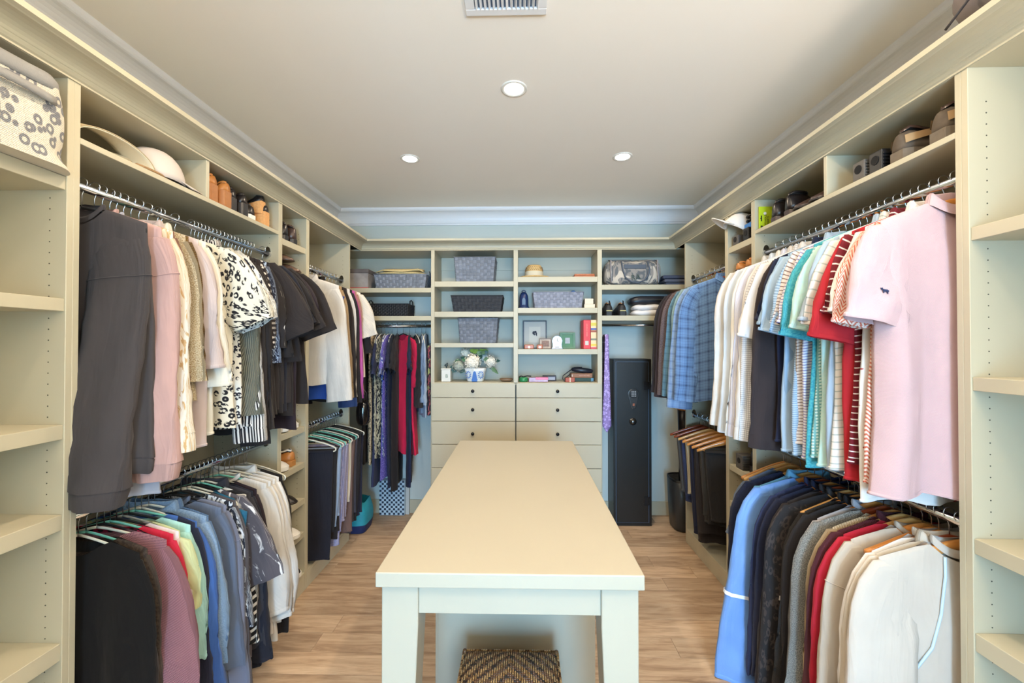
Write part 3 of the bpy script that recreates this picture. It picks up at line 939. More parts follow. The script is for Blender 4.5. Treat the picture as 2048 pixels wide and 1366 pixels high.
for i, (lab, mt, kd, LL, o) in enumerate((
    ('plain black long sleeve top next to the striped shirts', BK2(), 'long', .78, K(sl=.62, r1=.065, band='cuff')),
    ('black long sleeve cardigan, second from the striped shirts', BK(), 'long', .80, K(sl=.62, r1=.07)),
    ('black button-cuff blouse, third from the striped shirts', BK2(), 'long', .76, K(sl=.58, r1=.06)),
    ('black long sleeve top with white dotted placket', fab('fine_dots', (44, 38, 40), 'dots', (220, 214, 206), .022, .26), 'elbow', .72, K(sl=.30, r1=.07)),
    ('navy top with small white floral print among the black tops', fab('navyfloral', (38, 44, 64), 'brush', (160, 176, 200), .02, .56), 'elbow', .7, K(sl=.36, r1=.08)),
    ('black blouse with large white polka dots', fab('big_dots', (44, 40, 42), 'bigdots', (232, 224, 214), .07, .17), 'elbow', .74, K(sl=.30, r1=.09, puff=.15)),
    ('black ruffle sleeve top beside the polka dot blouse', BK2(), 'tee', .72, K(sl=.28, r1=.09, puff=.2)),
    ('black flared sleeve top, second past the polka dots', BK(), 'elbow', .74, K(sl=.34, r1=.10)),
    ('black scoop top, third past the polka dots', BK2(), 'tee', .70, K(sl=.22)),
    ('blue black tee between black tops', BKN(), 'tee', .74, K(sl=.24, r1=.085)),
    ('black crepe top with wide sleeve, fifth past the polka dots', BK2(), 'elbow', .70, K(sl=.36, r1=.10)),
    ('black jersey tee, sixth past the polka dots', BK(), 'tee', .76, K(sl=.24)),
    ('soft black tee with deep hem, seventh past the polka dots', BK2(), 'tee', .74, K(sl=.26, r1=.09)),
    ('dark plum black tunic near the end of the upper left rod', fab('plumblack', (46, 36, 44)), 'tee', .84, K(sl=.24, r1=.085)))):
    o.setdefault('yaw', 5)
    upper_left.append((yy, ('grey', 'black', 'ivory', 'grey')[i % 4], 'blouse' if kd != 'tee' else 'tshirt', 'shirt', lab, mt, kd, LL, o)); yy += .0235
upper_left.append((2.165, 'white', 'tshirt', 'shirt', 'black tee with boxy sleeve, last on the upper left rod', BK2(), 'tee', .72, K(sl=.26, r1=.10, yaw=8, a1=22)))
G = {}
for s_, g, P, A in rack('L', ZU, upper_left, ULH, ULG): G[s_] = (g, P, A)

LLH, LLG = 'slim hangers on the lower left rod', 'tops on the lower left rod'
lower_left = [
    (1.262, 'ivory', 'dress', 'dress', 'black velvet dress nearest on the lower left rod', fab('velvet', (14, 13, 15), rough=.9), 'elbow', .86, K(sl=.5, r1=.08, T=.022, wide=1.0)),
    (1.285, 'mint', 'blouse', 'blouse', 'sheer dark brown blouse beside the velvet dress', fab('sheerbrown', (48, 40, 36), 'tweed', (70, 58, 50), .01), 'long', .80, K(sl=.58, r1=.06)),
    (1.318, 'ivory', 'sweater', 'sweater', 'mauve ribbed knit sweater with batwing sleeve', fab('mauveknit', (158, 112, 120), 'diag', (134, 92, 102), .008, .5, weave='knit'), 'elbow', .72, K(sl=.50, r1=.14, T=.024, wide=1.05, yaw=6, a0=35, a1=8, swing=.1)),
    (1.342, 'black', 'cardigan', 'cardigan', 'crimson cardigan speckled with black dots', fab('crimsondots', (150, 34, 74), 'dots', (30, 18, 26), .035, .30), 'long', .78, K(sl=.56, r1=.06)),
    (1.362, 'mint', 'blouse', 'blouse', 'bright red long sleeve blouse', fab('red', (206, 42, 70)), 'long', .76, K(sl=.60, r1=.07, yaw=4)),
    (1.384, 'black', 'tshirt', 'shirt', 'white long sleeve tee with pink collar', fab('whitepink', (238, 224, 226)), 'long', .72, K(sl=.56, r1=.05, yaw=4)),
    (1.406, 'grey', 'tshirt', 'shirt', 'pale lime tee behind the white one', fab('lime', (206, 212, 160)), 'tee', .66, K(sl=.17, a0=30, a1=4)),
    (1.428, 'black', 'tshirt', 'shirt', 'aqua short sleeve tee beside the royal blue blouse', fab('aqua', (172, 220, 216)), 'elbow', .66, K(sl=.36, r1=.075, band='edge', yaw=6)),
    (1.452, 'mint', 'blouse', 'blouse', 'royal blue blouse with bell sleeves', fab('royal', (66, 104, 176)), 'elbow', .68, K(sl=.48, r1=.10, yaw=8)),
    (1.476, 'ivory', 'tshirt', 'shirt', 'midnight navy top behind the royal blue blouse', NV(), 'elbow', .74, K(sl=.48, r1=.07)),
    (1.505, 'ivory', 'shirt', 'shirt', 'light wash denim shirt with ruffled sleeve', fab('lightdenim', (138, 162, 188), 'tweed', (112, 138, 168), .006), 'elbow', .62, K(sl=.38, r1=.085, puff=.15, band='cuff', collar='shirt', yaw=6)),
    (1.530, 'grey', 'shirt', 'shirt', 'mid blue chambray shirt', fab('chambray', (96, 124, 158), 'tweed', (74, 100, 134), .005), 'long', .62, K(sl=.52, r1=.07, collar='shirt')),
    (1.570, 'black', 'sweatshirt', 'sweatshirt', 'slate blue wide neck sweatshirt facing forward', fab('slate', (96, 108, 132)), 'long', .72, K(sl=.5, r1=.09, T=.02, collar='crew', yaw=10)),
    (1.610, 'black', 'sweatshirt', 'sweatshirt', 'blue grey sweatshirt with long straight sleeve', fab('bluegrey', (118, 124, 146)), 'long', .74, K(sl=.62, r1=.09, T=.022, band='edge', yaw=6)),
    (1.650, 'black', 'shirt', 'shirt', 'navy shirt with white palm leaf print', fab('palm', (34, 40, 56), 'brush', (206, 214, 226), .035, .53), 'elbow', .76, K(sl=.40, r1=.09, yaw=4)),
    (1.680, 'ivory', 'sweatshirt', 'sweatshirt', 'graphite grey sweatshirt behind the palm print', fab('graphite', (84, 80, 86)), 'long', .76, K(sl=.6, r1=.085, T=.018, swing=.05)),
    (1.704, 'ivory', 'tshirt', 'shirt', 'teal blue tee tucked between grey tops', fab('tealtop', (38, 104, 140)), 'tee', .64, K(sl=.12, a0=15, a1=0, wide=.92)),
    (1.728, 'black', 'shirt', 'shirt', 'grey shirt with white abstract blocks', fab('greyblocks', (88, 84, 92), 'brush', (226, 222, 222), .09, .60), 'tee', .7, K(sl=.28, r1=.085)),
    (1.752, 'mint', 'blouse', 'blouse', 'black zebra print blouse near the white blouses', fab('zebra', (30, 30, 34), 'diag', (220, 218, 214), .03, .4), 'long', .70, K(sl=.5, r1=.06)),
    (1.776, 'ivory', 'shirt', 'shirt', 'dark charcoal zip shirt, second before the white blouses', fab('darkslate', (56, 56, 64)), 'long', .74, K(sl=.54, r1=.07, collar='shirt')),
    (1.800, 'black', 'shirt', 'shirt', 'blue black utility shirt with elastic hem', BKN(), 'long', .80, K(sl=.58, r1=.085, band='ruffle')),
    (1.824, 'grey', 'blouse', 'blouse', 'plum black blouse right before the white blouses', fab('plumblack', (46, 36, 44)), 'long', .70, K(sl=.5, r1=.055)),
    (1.860, 'mint', 'blouse', 'blouse', 'white cotton blouse with elastic puff sleeve, nearest of the white ones', WH(), 'long', .72, K(sl=.46, r1=.095, puff=.25, band='ruffle', collar='crew', yaw=9, T=.02)),
    (1.895, 'ivory', 'blouse', 'blouse', 'white silk blouse with longer hem, second of the white ones', fab('whitesilk', (222, 218, 213), rough=.5), 'long', .78, K(sl=.50, r1=.09, puff=.2, band='ruffle', yaw=8)),
    (1.928, 'ivory', 'blouse', 'blouse', 'white gathered blouse, third of the white ones', WH(), 'long', .70, K(sl=.50, r1=.09, puff=.3, band='ruffle', yaw=8)),
    (1.960, 'grey', 'blouse', 'blouse', 'white collared blouse, fourth of the white ones', fab('whitesilk', (222, 218, 213)), 'elbow', .68, K(sl=.40, r1=.09, collar='shirt', yaw=8)),
    (1.995, 'ivory', 'dress', 'dress', 'black ribbed knit dress behind the white blouses', fab('blackrib', (34, 30, 32), weave='rib'), 'long', .80, K(sl=.5, r1=.05, yaw=5)),
]
for s_, g, P, A in rack('L', ZD, lower_left, LLH, LLG): G[s_] = (g, P, A)

URH, URG = 'hangers on the upper right rod', 'shirts on the upper right rod'
pk = fab('pinkpique', (206, 176, 178), 'tweed', (198, 166, 170), .004, weave='pique')
upper_right = [
    (1.270, 'wood_oak', 'polo_shirt', 'polo shirt', 'pale pink pique polo nearest on the upper right rod', pk, 'tee', .86, K(sl=.22, r1=.088, T=.030, wide=1.06, collar='shirt', band='edge', fold=.018, swing=.1, yaw=3)),
    (1.305, 'wood_oak', 'polo_shirt', 'polo shirt', 'coral and cream herringbone polo behind the pink polo', fab('coral', (228, 208, 196), 'herring', (190, 104, 84), .022), 'tee', .84, K(sl=.23, r1=.088, T=.018, wide=1.04, band='edge', yaw=4)),
    (1.335, 'wood_dark', 'polo_shirt', 'polo shirt', 'white polo with tiny red motifs', fab('redmotif', (232, 228, 224), 'motif', (170, 60, 60), .045, .14), 'tee', .90, K(sl=.20, r1=.085, wide=1.04, collar='shirt', band='edge')),
    (1.370, 'wood_oak', 'polo_shirt', 'polo shirt', 'bright red polo between patterned polos', fab('poloRed', (172, 32, 40)), 'tee', .86, K(sl=.27, r1=.092, T=.017, wide=1.05, band='edge', yaw=6)),
    (1.400, 'wood_dark', 'polo_shirt', 'polo shirt', 'maroon polo with thin white stripes', fab('maroonstripe', (110, 26, 38), 'hstripe', (224, 214, 212), .022, .16), 'tee', .80, K(sl=.20, wide=1.02, collar='shirt', band='edge')),
    (1.430, 'wood_oak', 'polo_shirt', 'polo shirt', 'white polo with grey green stripes', fab('whitestripe', (226, 222, 216), 'hstripe', (160, 170, 166), .026, .14), 'tee', .84, K(sl=.23, r1=.088, wide=1.04, collar='shirt', band='edge', yaw=5)),
    (1.462, 'wood_oak', 'polo_shirt', 'polo shirt', 'dusty blue polo with button placket', fab('dustyblue', (166, 184, 202)), 'tee', .84, K(sl=.22, r1=.088, wide=1.04, collar='shirt', band='edge')),
    (1.495, 'wood_dark', 'polo_shirt', 'polo shirt', 'pale mint polo behind the dusty blue one', fab('mintpolo', (190, 218, 210), 'tweed', (174, 208, 200), .01), 'tee', .84, K(sl=.24, r1=.092, wide=1.04, band='edge', yaw=5)),
    (1.525, 'wood_oak', 'polo_shirt', 'polo shirt', 'seafoam green dotted polo behind the mint one', fab('seafoam', (120, 178, 180), 'dots', (200, 222, 218), .012, .3), 'tee', .82, K(sl=.2, wide=1.02, band='edge')),
    (1.555, 'wood_oak', 'polo_shirt', 'polo shirt', 'turquoise print polo among pale shirts', fab('turq', (82, 172, 182), 'tweed', (50, 140, 160), .008), 'tee', .86, K(sl=.26, r1=.088, wide=1.05, band='edge', yaw=4)),
    (1.588, 'wood_dark', 'polo_shirt', 'polo shirt', 'white polo with fine lilac stripes', fab('lilacstripe', (224, 222, 228), 'hstripe', (126, 120, 170), .011, .3), 'tee', .84, K(sl=.22, r1=.085, wide=1.04, band='edge')),
    (1.620, 'wood_oak', 'polo_shirt', 'polo shirt', 'white polo with taupe stripes', fab('taupestripe', (222, 214, 210), 'hstripe', (120, 100, 96), .013, .25), 'tee', .80, K(sl=.22, r1=.085, wide=1.04, band='edge', yaw=4)),
    (1.655, 'wood_dark', 'polo_shirt', 'polo shirt', 'steel blue fine striped polo', fab('steelstripe', (140, 168, 198), 'hstripe', (170, 194, 216), .009, .4), 'tee', .84, K(sl=.25, r1=.09, wide=1.04, band='edge')),
    (1.690, 'wood_oak', 'polo_shirt', 'polo shirt', 'powder blue polo with open sleeve', fab('powder', (168, 192, 214)), 'tee', .84, K(sl=.24, r1=.088, wide=1.04, collar='shirt', band='edge', yaw=6)),
    (1.725, 'wood_dark', 'polo_shirt', 'polo shirt', 'sky grey polo before the navy one', fab('skygrey', (150, 178, 206)), 'tee', .84, K(sl=.22, r1=.085, wide=1.02, band='edge')),
    (1.765, 'wood_oak', 'polo_shirt', 'polo shirt', 'deep navy polo among the blue shirts', fab('deepnavy', (30, 38, 66)), 'tee', .82, K(sl=.2, wide=1.02, collar='shirt', band='edge')),
    (1.800, 'wood_dark', 'jacket', 'jacket', 'espresso brown long sleeve pullover', fab('espresso', (52, 44, 46)), 'long', .78, K(sl=.63, r1=.07, band='cuff', yaw=3)),
    (1.840, 'wood_oak', 'polo_shirt', 'polo shirt', 'plain white polo beside the brown pullover', fab('poloWhite', (232, 228, 226)), 'tee', .86, K(sl=.26, r1=.088, wide=1.04, collar='shirt', band='edge', yaw=5)),
    (1.880, 'wood_dark', 'dress_shirt', 'shirt', 'white dress shirt with fine black checks', fab('finecheck', (232, 230, 230), 'grid', (150, 150, 158), .009, .2), 'long', .80, K(sl=.62, r1=.065, wide=1.02, collar='shirt', band='cuff', yaw=5)),
    (1.925, 'wood_oak', 'dress_shirt', 'shirt', 'crisp white dress shirt, nearest of the plain ones', WH(), 'long', .80, K(sl=.62, r1=.07, wide=1.02, collar='shirt', band='cuff')),
    (1.970, 'wood_dark', 'dress_shirt', 'shirt', 'white dress shirt with lavender pinstripes', fab('lavpin', (230, 230, 238), 'vstripe', (170, 176, 214), .008, .3), 'long', .80, K(sl=.62, r1=.065, wide=1.02, collar='shirt', band='cuff', yaw=4)),
    (2.015, 'wood_oak', 'dress_shirt', 'shirt', 'ivory dress shirt, third from the end of the upper right rod', fab('ivoryshirt', (234, 230, 222)), 'long', .80, K(sl=.62, r1=.07, wide=1.02, collar='shirt', band='cuff')),
    (2.065, 'wood_dark', 'dress_shirt', 'shirt', 'icy blue dress shirt, second from the end of the upper right rod', fab('icyblue', (214, 224, 236)), 'long', .80, K(sl=.62, r1=.065, wide=1.02, collar='shirt', band='cuff', yaw=4)),
    (2.125, 'wood_oak', 'dress_shirt', 'shirt', 'white dress shirt with long placket, last on the upper right rod', fab('whitesilk', (222, 218, 213)), 'long', .80, K(sl=.60, r1=.07, wide=1.05, collar='shirt', band='cuff', yaw=6)),
]
for s_, g, P, A in rack('R', ZU, upper_right, URH, URG): G[s_] = (g, P, A)

LRH, LRG = 'hangers on the lower right rod', 'jackets and sweaters on the lower right rod'
lower_right = [
    (1.268, 'wood_oak', 'jacket', 'jacket', 'white zip jacket with pale blue piping nearest on the lower right rod', fab('jacketwhite', (200, 191, 180)), 'long', .74, K(sl=.66, r1=.095, T=.028, wide=1.10, collar='stand', band='edge', yaw=5, swing=.1, fold=.016)),
    (1.300, 'wood_dark', 'rugby_shirt', 'shirt', 'off white rugby shirt with soft collar behind the zip jacket', fab('rugby', (206, 196, 182)), 'long', .76, K(sl=.62, r1=.075, wide=1.05, collar='shirt')),
    (1.332, 'wood_oak', 'sweatshirt', 'sweatshirt', 'white sweatshirt with small embroidered sleeve flags', fab('embro', (234, 230, 228)), 'long', .76, K(sl=.63, r1=.07, wide=1.04, collar='stand')),
    (1.385, 'wood_oak', 'sweatshirt', 'sweatshirt', 'stone beige crewneck sweatshirt with seamed sleeve', fab('stone', (192, 180, 166)), 'long', .74, K(sl=.66, r1=.09, T=.024, wide=1.06, collar='crew', band='edge', yaw=5, swing=.05)),
    (1.425, 'wood_light', 'sweater', 'sweater', 'scarlet sweater beside the beige sweatshirt', fab('scarlet', (180, 34, 54)), 'long', .74, K(sl=.62, r1=.08, wide=1.04, band='rib', yaw=4)),
    (1.458, 'wood_light', 'sweater', 'sweater', 'burgundy half zip sweater', fab('burgundy', (82, 34, 42), weave='knit'), 'long', .78, K(sl=.64, r1=.085, wide=1.04, T=.02, collar='stand')),
    (1.492, 'wood_oak', 'sweater', 'sweater', 'cream ribbed fisherman sweater', fab('fisher', (206, 182, 148), 'vstripe', (176, 150, 116), .008, .4, weave='rib'), 'long', .78, K(sl=.64, r1=.07, wide=1.03, band='rib')),
    (1.530, 'wood_dark', 'sweater', 'sweater', 'grey tweed knit sweater with thick sleeve', fab('greytweed', (112, 112, 108), 'tweed', (150, 148, 142), .004, weave='fuzzy'), 'long', .78, K(sl=.68, r1=.095, T=.026, wide=1.06, yaw=4)),
    (1.570, 'wood_oak', 'pullover', 'sweater', 'silver grey quarter zip pullover', fab('silver', (178, 176, 182)), 'long', .74, K(sl=.60, r1=.065, wide=1.02, collar='stand')),
    (1.605, 'wood_oak', 'jacket', 'jacket', 'black quarter zip jacket next to the silver pullover', BK(), 'long', .76, K(sl=.62, r1=.075, wide=1.03, collar='stand')),
    (1.640, 'wood_oak', 'jacket', 'jacket', 'black fleece jacket, second beyond the silver pullover', fab('fleece', (44, 40, 38), weave='fuzzy'), 'long', .78, K(sl=.62, r1=.08, wide=1.03, collar='stand')),
    (1.690, 'wood_light', 'jacket', 'jacket', 'black patterned ski jacket with white sleeve badge', fab('skijacket', (40, 38, 40), 'leopard', (66, 58, 56), .03), 'long', .82, K(sl=.68, r1=.085, T=.028, wide=1.08, collar='stand', yaw=5)),
    (1.735, 'wood_dark', 'jacket', 'jacket', 'charcoal brown softshell jacket behind the ski jacket', fab('softshell', (52, 48, 50)), 'long', .80, K(sl=.64, r1=.08, wide=1.04, T=.02, collar='stand')),
    (1.785, 'wood_oak', 'jacket', 'jacket', 'midnight navy jacket with tall collar', NV(), 'long', .78, K(sl=.62, r1=.08, wide=1.04, collar='stand', T=.02)),
    (1.830, 'wood_dark', 'jacket', 'jacket', 'ink blue jacket beside the light blue windbreaker', fab('inkblue', (44, 52, 84)), 'long', .80, K(sl=.64, r1=.08, wide=1.04, collar='stand')),
    (1.880, 'wood_oak', 'windbreaker', 'jacket', 'cornflower blue windbreaker with reflective sleeve band', fab('windbreaker', (116, 156, 216), rough=.35), 'long', .84, K(sl=.70, r1=.11, T=.03, wide=1.12, puff=.1, band='ruffle', yaw=8, a1=8, swing=.05)),
    (1.925, 'wood_light', 'shirt', 'shirt', 'pale aqua blue shirt behind the windbreaker', fab('paleaqua', (112, 176, 214)), 'long', .76, K(sl=.62, r1=.07, wide=1.04, collar='shirt')),
    (1.975, 'wood_light', 'fleece', 'jacket', 'navy fleece farthest on the lower right rod', fab('navyfleece', (34, 40, 66), weave='fuzzy'), 'long', .80, K(sl=.66, r1=.075, T=.022, wide=1.08, yaw=6)),
    (2.04, 'wood_light', 'tshirt', 'shirt', 'grey blue tee hidden behind the navy fleece', fab('steel2', (104, 118, 140)), 'tee', .70, K(sl=.2)),
]
for s_, g, P, A in rack('R', ZD, lower_right, LRH, LRG): G[s_] = (g, P, A)

# far cabinets
CUH, CUG = 'hangers on the far upper left rod', 'garments on the far upper left rod'
far_ul = [
    (2.600, 'ivory', 'blazer', 'jacket', 'white long blazer nearest in the far left cabinet', WH(), 'long', .66, K(sl=.60, r1=.08, T=.024, wide=1.04, yaw=4, collar='shirt')),
    (2.635, 'ivory', 'tunic', 'shirt', 'cobalt blue tunic showing below the white blazer', fab('cobalt', (36, 72, 150)), 'tee', .76, K(sl=.10, a0=5, a1=0, wide=.88)),
    (2.665, 'black', 'jacket', 'jacket', 'camel trench jacket with strapped cuff', fab('camel', (158, 132, 98)), 'long', .66, K(sl=.54, r1=.075, T=.02, band='cuff', yaw=4)),
    (2.71, 'black', 'cardigan', 'cardigan', 'black fur collar cardigan', fab('furblack', (40, 32, 28), weave='fuzzy'), 'long', .78, K(sl=.58, r1=.07, collar='hood')),
    (2.75, 'black', 'jacket', 'jacket', 'black jacket with denim cuff', BK2(), 'long', .70, K(sl=.60, r1=.065, band='cuff', cuffmat=fab('denimcuff', (44, 62, 104)))),
    (2.80, 'white', 'shirt', 'shirt', 'white shirt seen edge-on between black jackets', WH(), 'long', .74, K(sl=.60, r1=.05)),
    (2.84, 'black', 'cardigan', 'cardigan', 'long black cardigan beside the magenta one', BK(), 'long', .78, K(sl=.64, r1=.06)),
    (2.88, 'ivory', 'cardigan', 'cardigan', 'magenta cardigan among dark garments', fab('magenta', (184, 86, 156)), 'long', .76, K(sl=.62, r1=.06, yaw=3)),
    (2.93, 'ivory', 'tshirt', 'shirt', 'dusty rose tunic behind the magenta cardigan', fab('dustyrose', (168, 120, 112)), 'long', .74, K(sl=.60, r1=.05)),
    (2.98, 'ivory', 'tshirt', 'shirt', 'cream lace tee at the end of the far left cabinet', fab('lace', (226, 218, 204), 'dots', (204, 192, 176), .01, .25), 'tee', .64, K(sl=.24, r1=.07, yaw=4, a1=18, a0=45)),
    (3.04, 'ivory', 'blouse', 'blouse', 'black blouse last on the far upper left rod', BK(), 'elbow', .72, K(sl=.34, r1=.09)),
]
for s_, g, P, A in rack('L', ZU, far_ul, CUH, CUG): G[s_] = (g, P, A)
CLH, CLG = 'slim hangers on the far lower left rod', 'trousers on the far lower left rod'
cols = ['ivory', 'black', 'mint', 'ivory', 'mint', 'black', 'mint', 'ivory', 'black', 'mint', 'ivory', 'black', 'black', 'ivory']
tl = [('dark navy trousers folded on the nearest hanger of the far left cabinet', fab('navytr', (34, 34, 44)), .68), ('black trousers behind the dark navy ones', BK(), .52), ('pale denim trousers half hidden behind black trousers', fab('paledenim', (150, 166, 190)), .5), ('black cropped trousers, fourth on the far left cabinet rod', BK2(), .6),
      ('lavender tie dye trousers on a mint hanger', fab('tiedye', (176, 170, 196), 'tiedye', (118, 124, 168), .05), .66), ('mottled lilac trousers beside the tie dye pair', fab('lilacm', (164, 154, 172), 'tweed', (140, 130, 150), .01), .52), ('cream linen trousers among the lilac pairs', fab('linen', (208, 200, 178)), .50), ('off white jeans behind the cream linen pair', CRM(), .48),
      ('cocoa brown trousers in the far left cabinet', fab('cocoa', (112, 88, 82)), .64), ('walnut brown trousers behind the cocoa pair', fab('walnut', (84, 66, 60)), .66), ('slate trousers, fourth from the end of the far left cabinet', fab('slate2', (70, 72, 86)), .6), ('black leggings, third from the end of the far left cabinet', BK(), .6), ('charcoal trousers, second from the end of the far left cabinet', CH(), .6), ('ink blue trousers at the end of the far left cabinet', NV(), .6)]
items = []
for i, (lab, mt, L) in enumerate(tl):
    items.append((2.59 + i * .0365, cols[i], 'folded_trousers', 'trousers', lab, mt, '', L, K(tr=1, W=.22 + .02 * ((i * 7) % 3), x0=.075, T=.013, zbar=-.166, yaw=9)))
for _ in rack('L', ZD, items, CLH, CLG): pass
FRH, FRG = 'wooden hangers on the far upper right rod', 'jackets on the far upper right rod'
pl = lambda k, a, b, p=.06: fab(k, a, 'plaid', b, p, .3)
far_ur = [
    (2.63, 'wood_dark', 'sport_coat', 'jacket', 'blue plaid sport coat nearest in the far right cabinet', pl('plaidblue', (112, 148, 196), (46, 60, 96)), 'long', .76, K(sl=.60, r1=.075, T=.03, wide=1.06, collar='shirt', yaw=6, fold=.006)),
    (2.72, 'wood_oak', 'sport_coat', 'jacket', 'light blue windowpane sport coat', pl('plaidlight', (142, 170, 208), (84, 112, 160), .05), 'long', .74, K(sl=.60, r1=.08, T=.024, wide=1.06, yaw=7, band='cuff')),
    (2.79, 'wood_dark', 'sport_coat', 'jacket', 'pale green checked sport coat', pl('plaidgreen', (134, 158, 156), (96, 124, 132), .05), 'long', .74, K(sl=.58, r1=.07, T=.02, wide=1.05)),
    (2.86, 'wood_oak', 'sport_coat', 'jacket', 'teal blue plaid sport coat', pl('plaidteal', (98, 138, 160), (58, 88, 112), .05), 'long', .76, K(sl=.60, r1=.075, T=.022, wide=1.06)),
    (2.94, 'wood_dark', 'sport_coat', 'jacket', 'taupe brown tweed sport coat', fab('taupetweed', (84, 72, 74), 'tweed', (108, 94, 94), .006), 'long', .78, K(sl=.60, r1=.08, T=.026, wide=1.08, yaw=4)),
    (3.02, 'wood_oak', 'sport_coat', 'jacket', 'dark plum sport coat with buttoned cuff', fab('plumcoat', (58, 48, 54)), 'long', .80, K(sl=.62, r1=.075, T=.024, wide=1.08)),
    (3.09, 'wood_dark', 'sport_coat', 'jacket', 'charcoal suit jacket last in the far right cabinet', fab('suit', (48, 46, 52)), 'long', .78, K(sl=.60, r1=.08, T=.024, wide=1.06, yaw=5)),
]
for s_, g, P, A in rack('R', ZU, far_ur, FRH, FRG): G[s_] = (g, P, A)
RLH, RLG = 'wooden hangers on the far lower right rod', 'trousers on the far lower right rod'
tr = [('black twill trousers nearest in the far right cabinet', fab('blacktwill', (40, 38, 38)), .46, 'wood_oak'), ('charcoal cargo trousers behind the black twill pair', fab('cargo', (60, 58, 56)), .48, 'wood_oak'), ('black pleated trousers, third in the far right cabinet', BK2(), .64, 'wood_oak'),
      ('dark navy dress trousers', NV(), .62, 'wood_oak'), ('khaki beige trousers with button waist', fab('khaki', (188, 178, 150)), .38, 'wood_light'), ('indigo jeans behind the khaki pair', fab('indigo', (40, 50, 80), 'tweed', (56, 66, 98), .005), .46, 'wood_dark'), ('grey wool trousers last in the far right cabinet', fab('greywool', (84, 86, 88)), .42, 'wood_dark')]
items = []
for i, (lab, mt, L, hk) in enumerate(tr):
    items.append((2.60 + i * .078, hk, 'folded_trousers', 'trousers', lab, mt, '', L, K(tr=1, W=.26, x0=.03, T=.024, zbar=-.158, yaw=12)))
for _ in rack('R', ZD, items, RLH, RLG): pass

# corner rod on the end wall: garments hang side-on to the room
BLH, BLG = 'hangers on the corner rod', 'dresses on the corner rod'
corner = [
    (-1.30, 'ivory', 'dress', 'dress', 'black satin dress in the left corner', BK(), 'tank', 1.05, -88, K()),
    (-1.262, 'ivory', 'dress', 'dress', 'tan and black leopard dress', fab('leodress', (206, 184, 150), 'leopard', (36, 30, 30), .016), 'tank', 1.05, -80, K()),
    (-1.228, 'ivory', 'dress', 'dress', 'long navy blue dress', fab('navydress', (46, 52, 84)), 'dress', 1.22, -78, K(sl=.24)),
    (-1.195, 'white', 'dress', 'dress', 'cream and black print dress', fab('creamprint', (214, 206, 176), 'brush', (34, 36, 42), .03, .5), 'tank', 1.0, -84, K()),
    (-1.165, 'ivory', 'dress', 'dress', 'cobalt and white floral dress', fab('cobaltfloral', (44, 70, 158), 'brush', (220, 224, 236), .03, .54), 'dress', .98, -78, K(sl=.24)),
    (-1.135, 'white', 'dress', 'dress', 'violet speckled long dress', fab('violet', (86, 74, 158), 'tweed', (120, 110, 190), .01), 'dress', 1.16, -84, K(sl=.2)),
    (-1.105, 'ivory', 'dress', 'dress', 'ink navy pleated dress behind the violet one', NV(), 'dress', 1.22, -80, K(sl=.2)),
    (-1.062, 'black', 'dress', 'dress', 'long black dress beside the crimson one', BK(), 'dress', 1.26, -82, K(sl=.2)),
    (-1.01, 'black', 'dress', 'dress', 'crimson wrap dress with ruffled sleeve', fab('crimson', (208, 34, 74)), 'dress', .98, -42, K(sl=.30, T=.03, fold=.02)),
    (-.955, 'black', 'dress', 'dress', 'navy maxi dress behind the crimson dress', fab('deepnavy', (30, 38, 66)), 'dress', 1.22, -75, K(sl=.2)),
    (-.905, 'ivory', 'jacket', 'jacket', 'black denim jacket on the corner rod', fab('blackdenim', (44, 42, 44)), 'elbow', .58, -66, K(sl=.44, r1=.07, T=.025)),
    (-.85, 'ivory', 'shirt', 'shirt', 'pale blue striped shirt on the corner rod', fab('palestripe', (168, 180, 196), 'vstripe', (120, 138, 166), .008, .4), 'elbow', .66, -70, K(sl=.42, r1=.06)),
    (-.815, 'white', 'shirt', 'shirt', 'washed denim shirt next to the drawer unit', fab('washeddenim', (112, 134, 164)), 'elbow', .62, -84, K(sl=.4, r1=.05)),
]
for (x, hk, name, cat, lab, mt, kind, L, ang, o) in corner:
    rs = random.Random(zlib.crc32(lab.encode()))
    rz = math.radians(ang)
    hanger(hk, x, 3.50, 1.668 + .0125, rz, hlabel(hk, lab), BLH)
    g, P, A = garment(name, lab, cat, x, 3.50, 1.668 + .0125, rz, mt, kind, rs, L=L, group=BLG, wide=.78, **o)
    G[lab] = (g, P, A)
# spare hangers that carry nothing in view
for i, (x, y, z, s, hk, lab) in enumerate((
    (RXL, 1.53, ZU, 'L', 'grey', 'bare grey slim hanger at the gap in the upper left rod'),
    (RXL, 1.547, ZU, 'L', 'black', 'bare black slim hanger next to the gap in the upper left rod'),
    (RXL, 2.03, ZD, 'L', 'grey', 'bare grey slim hanger at the far end of the lower left clothes'),
    (RXL, 2.05, ZD, 'L', 'ivory', 'bare ivory slim hanger, last on the lower left rod'),
    (RXR, 1.355, ZD, 'R', 'wood_oak', 'bare honey wooden hanger showing above the beige sweatshirt'),
    (RXR, 1.66, ZD, 'R', 'wood_light', 'bare pale wooden hanger above the black fleece jacket'),
    (RXR, 2.08, ZD, 'R', 'wood_light', 'bare pale wooden hanger at the far end of the lower right rod'),
    (RXR, 2.10, ZD, 'R', 'wood_oak', 'bare honey wooden hanger, last on the lower right rod'))):
    hanger(hk, x, y, z + .0135, (0 if s == 'L' else PI), lab, 'bare hangers')

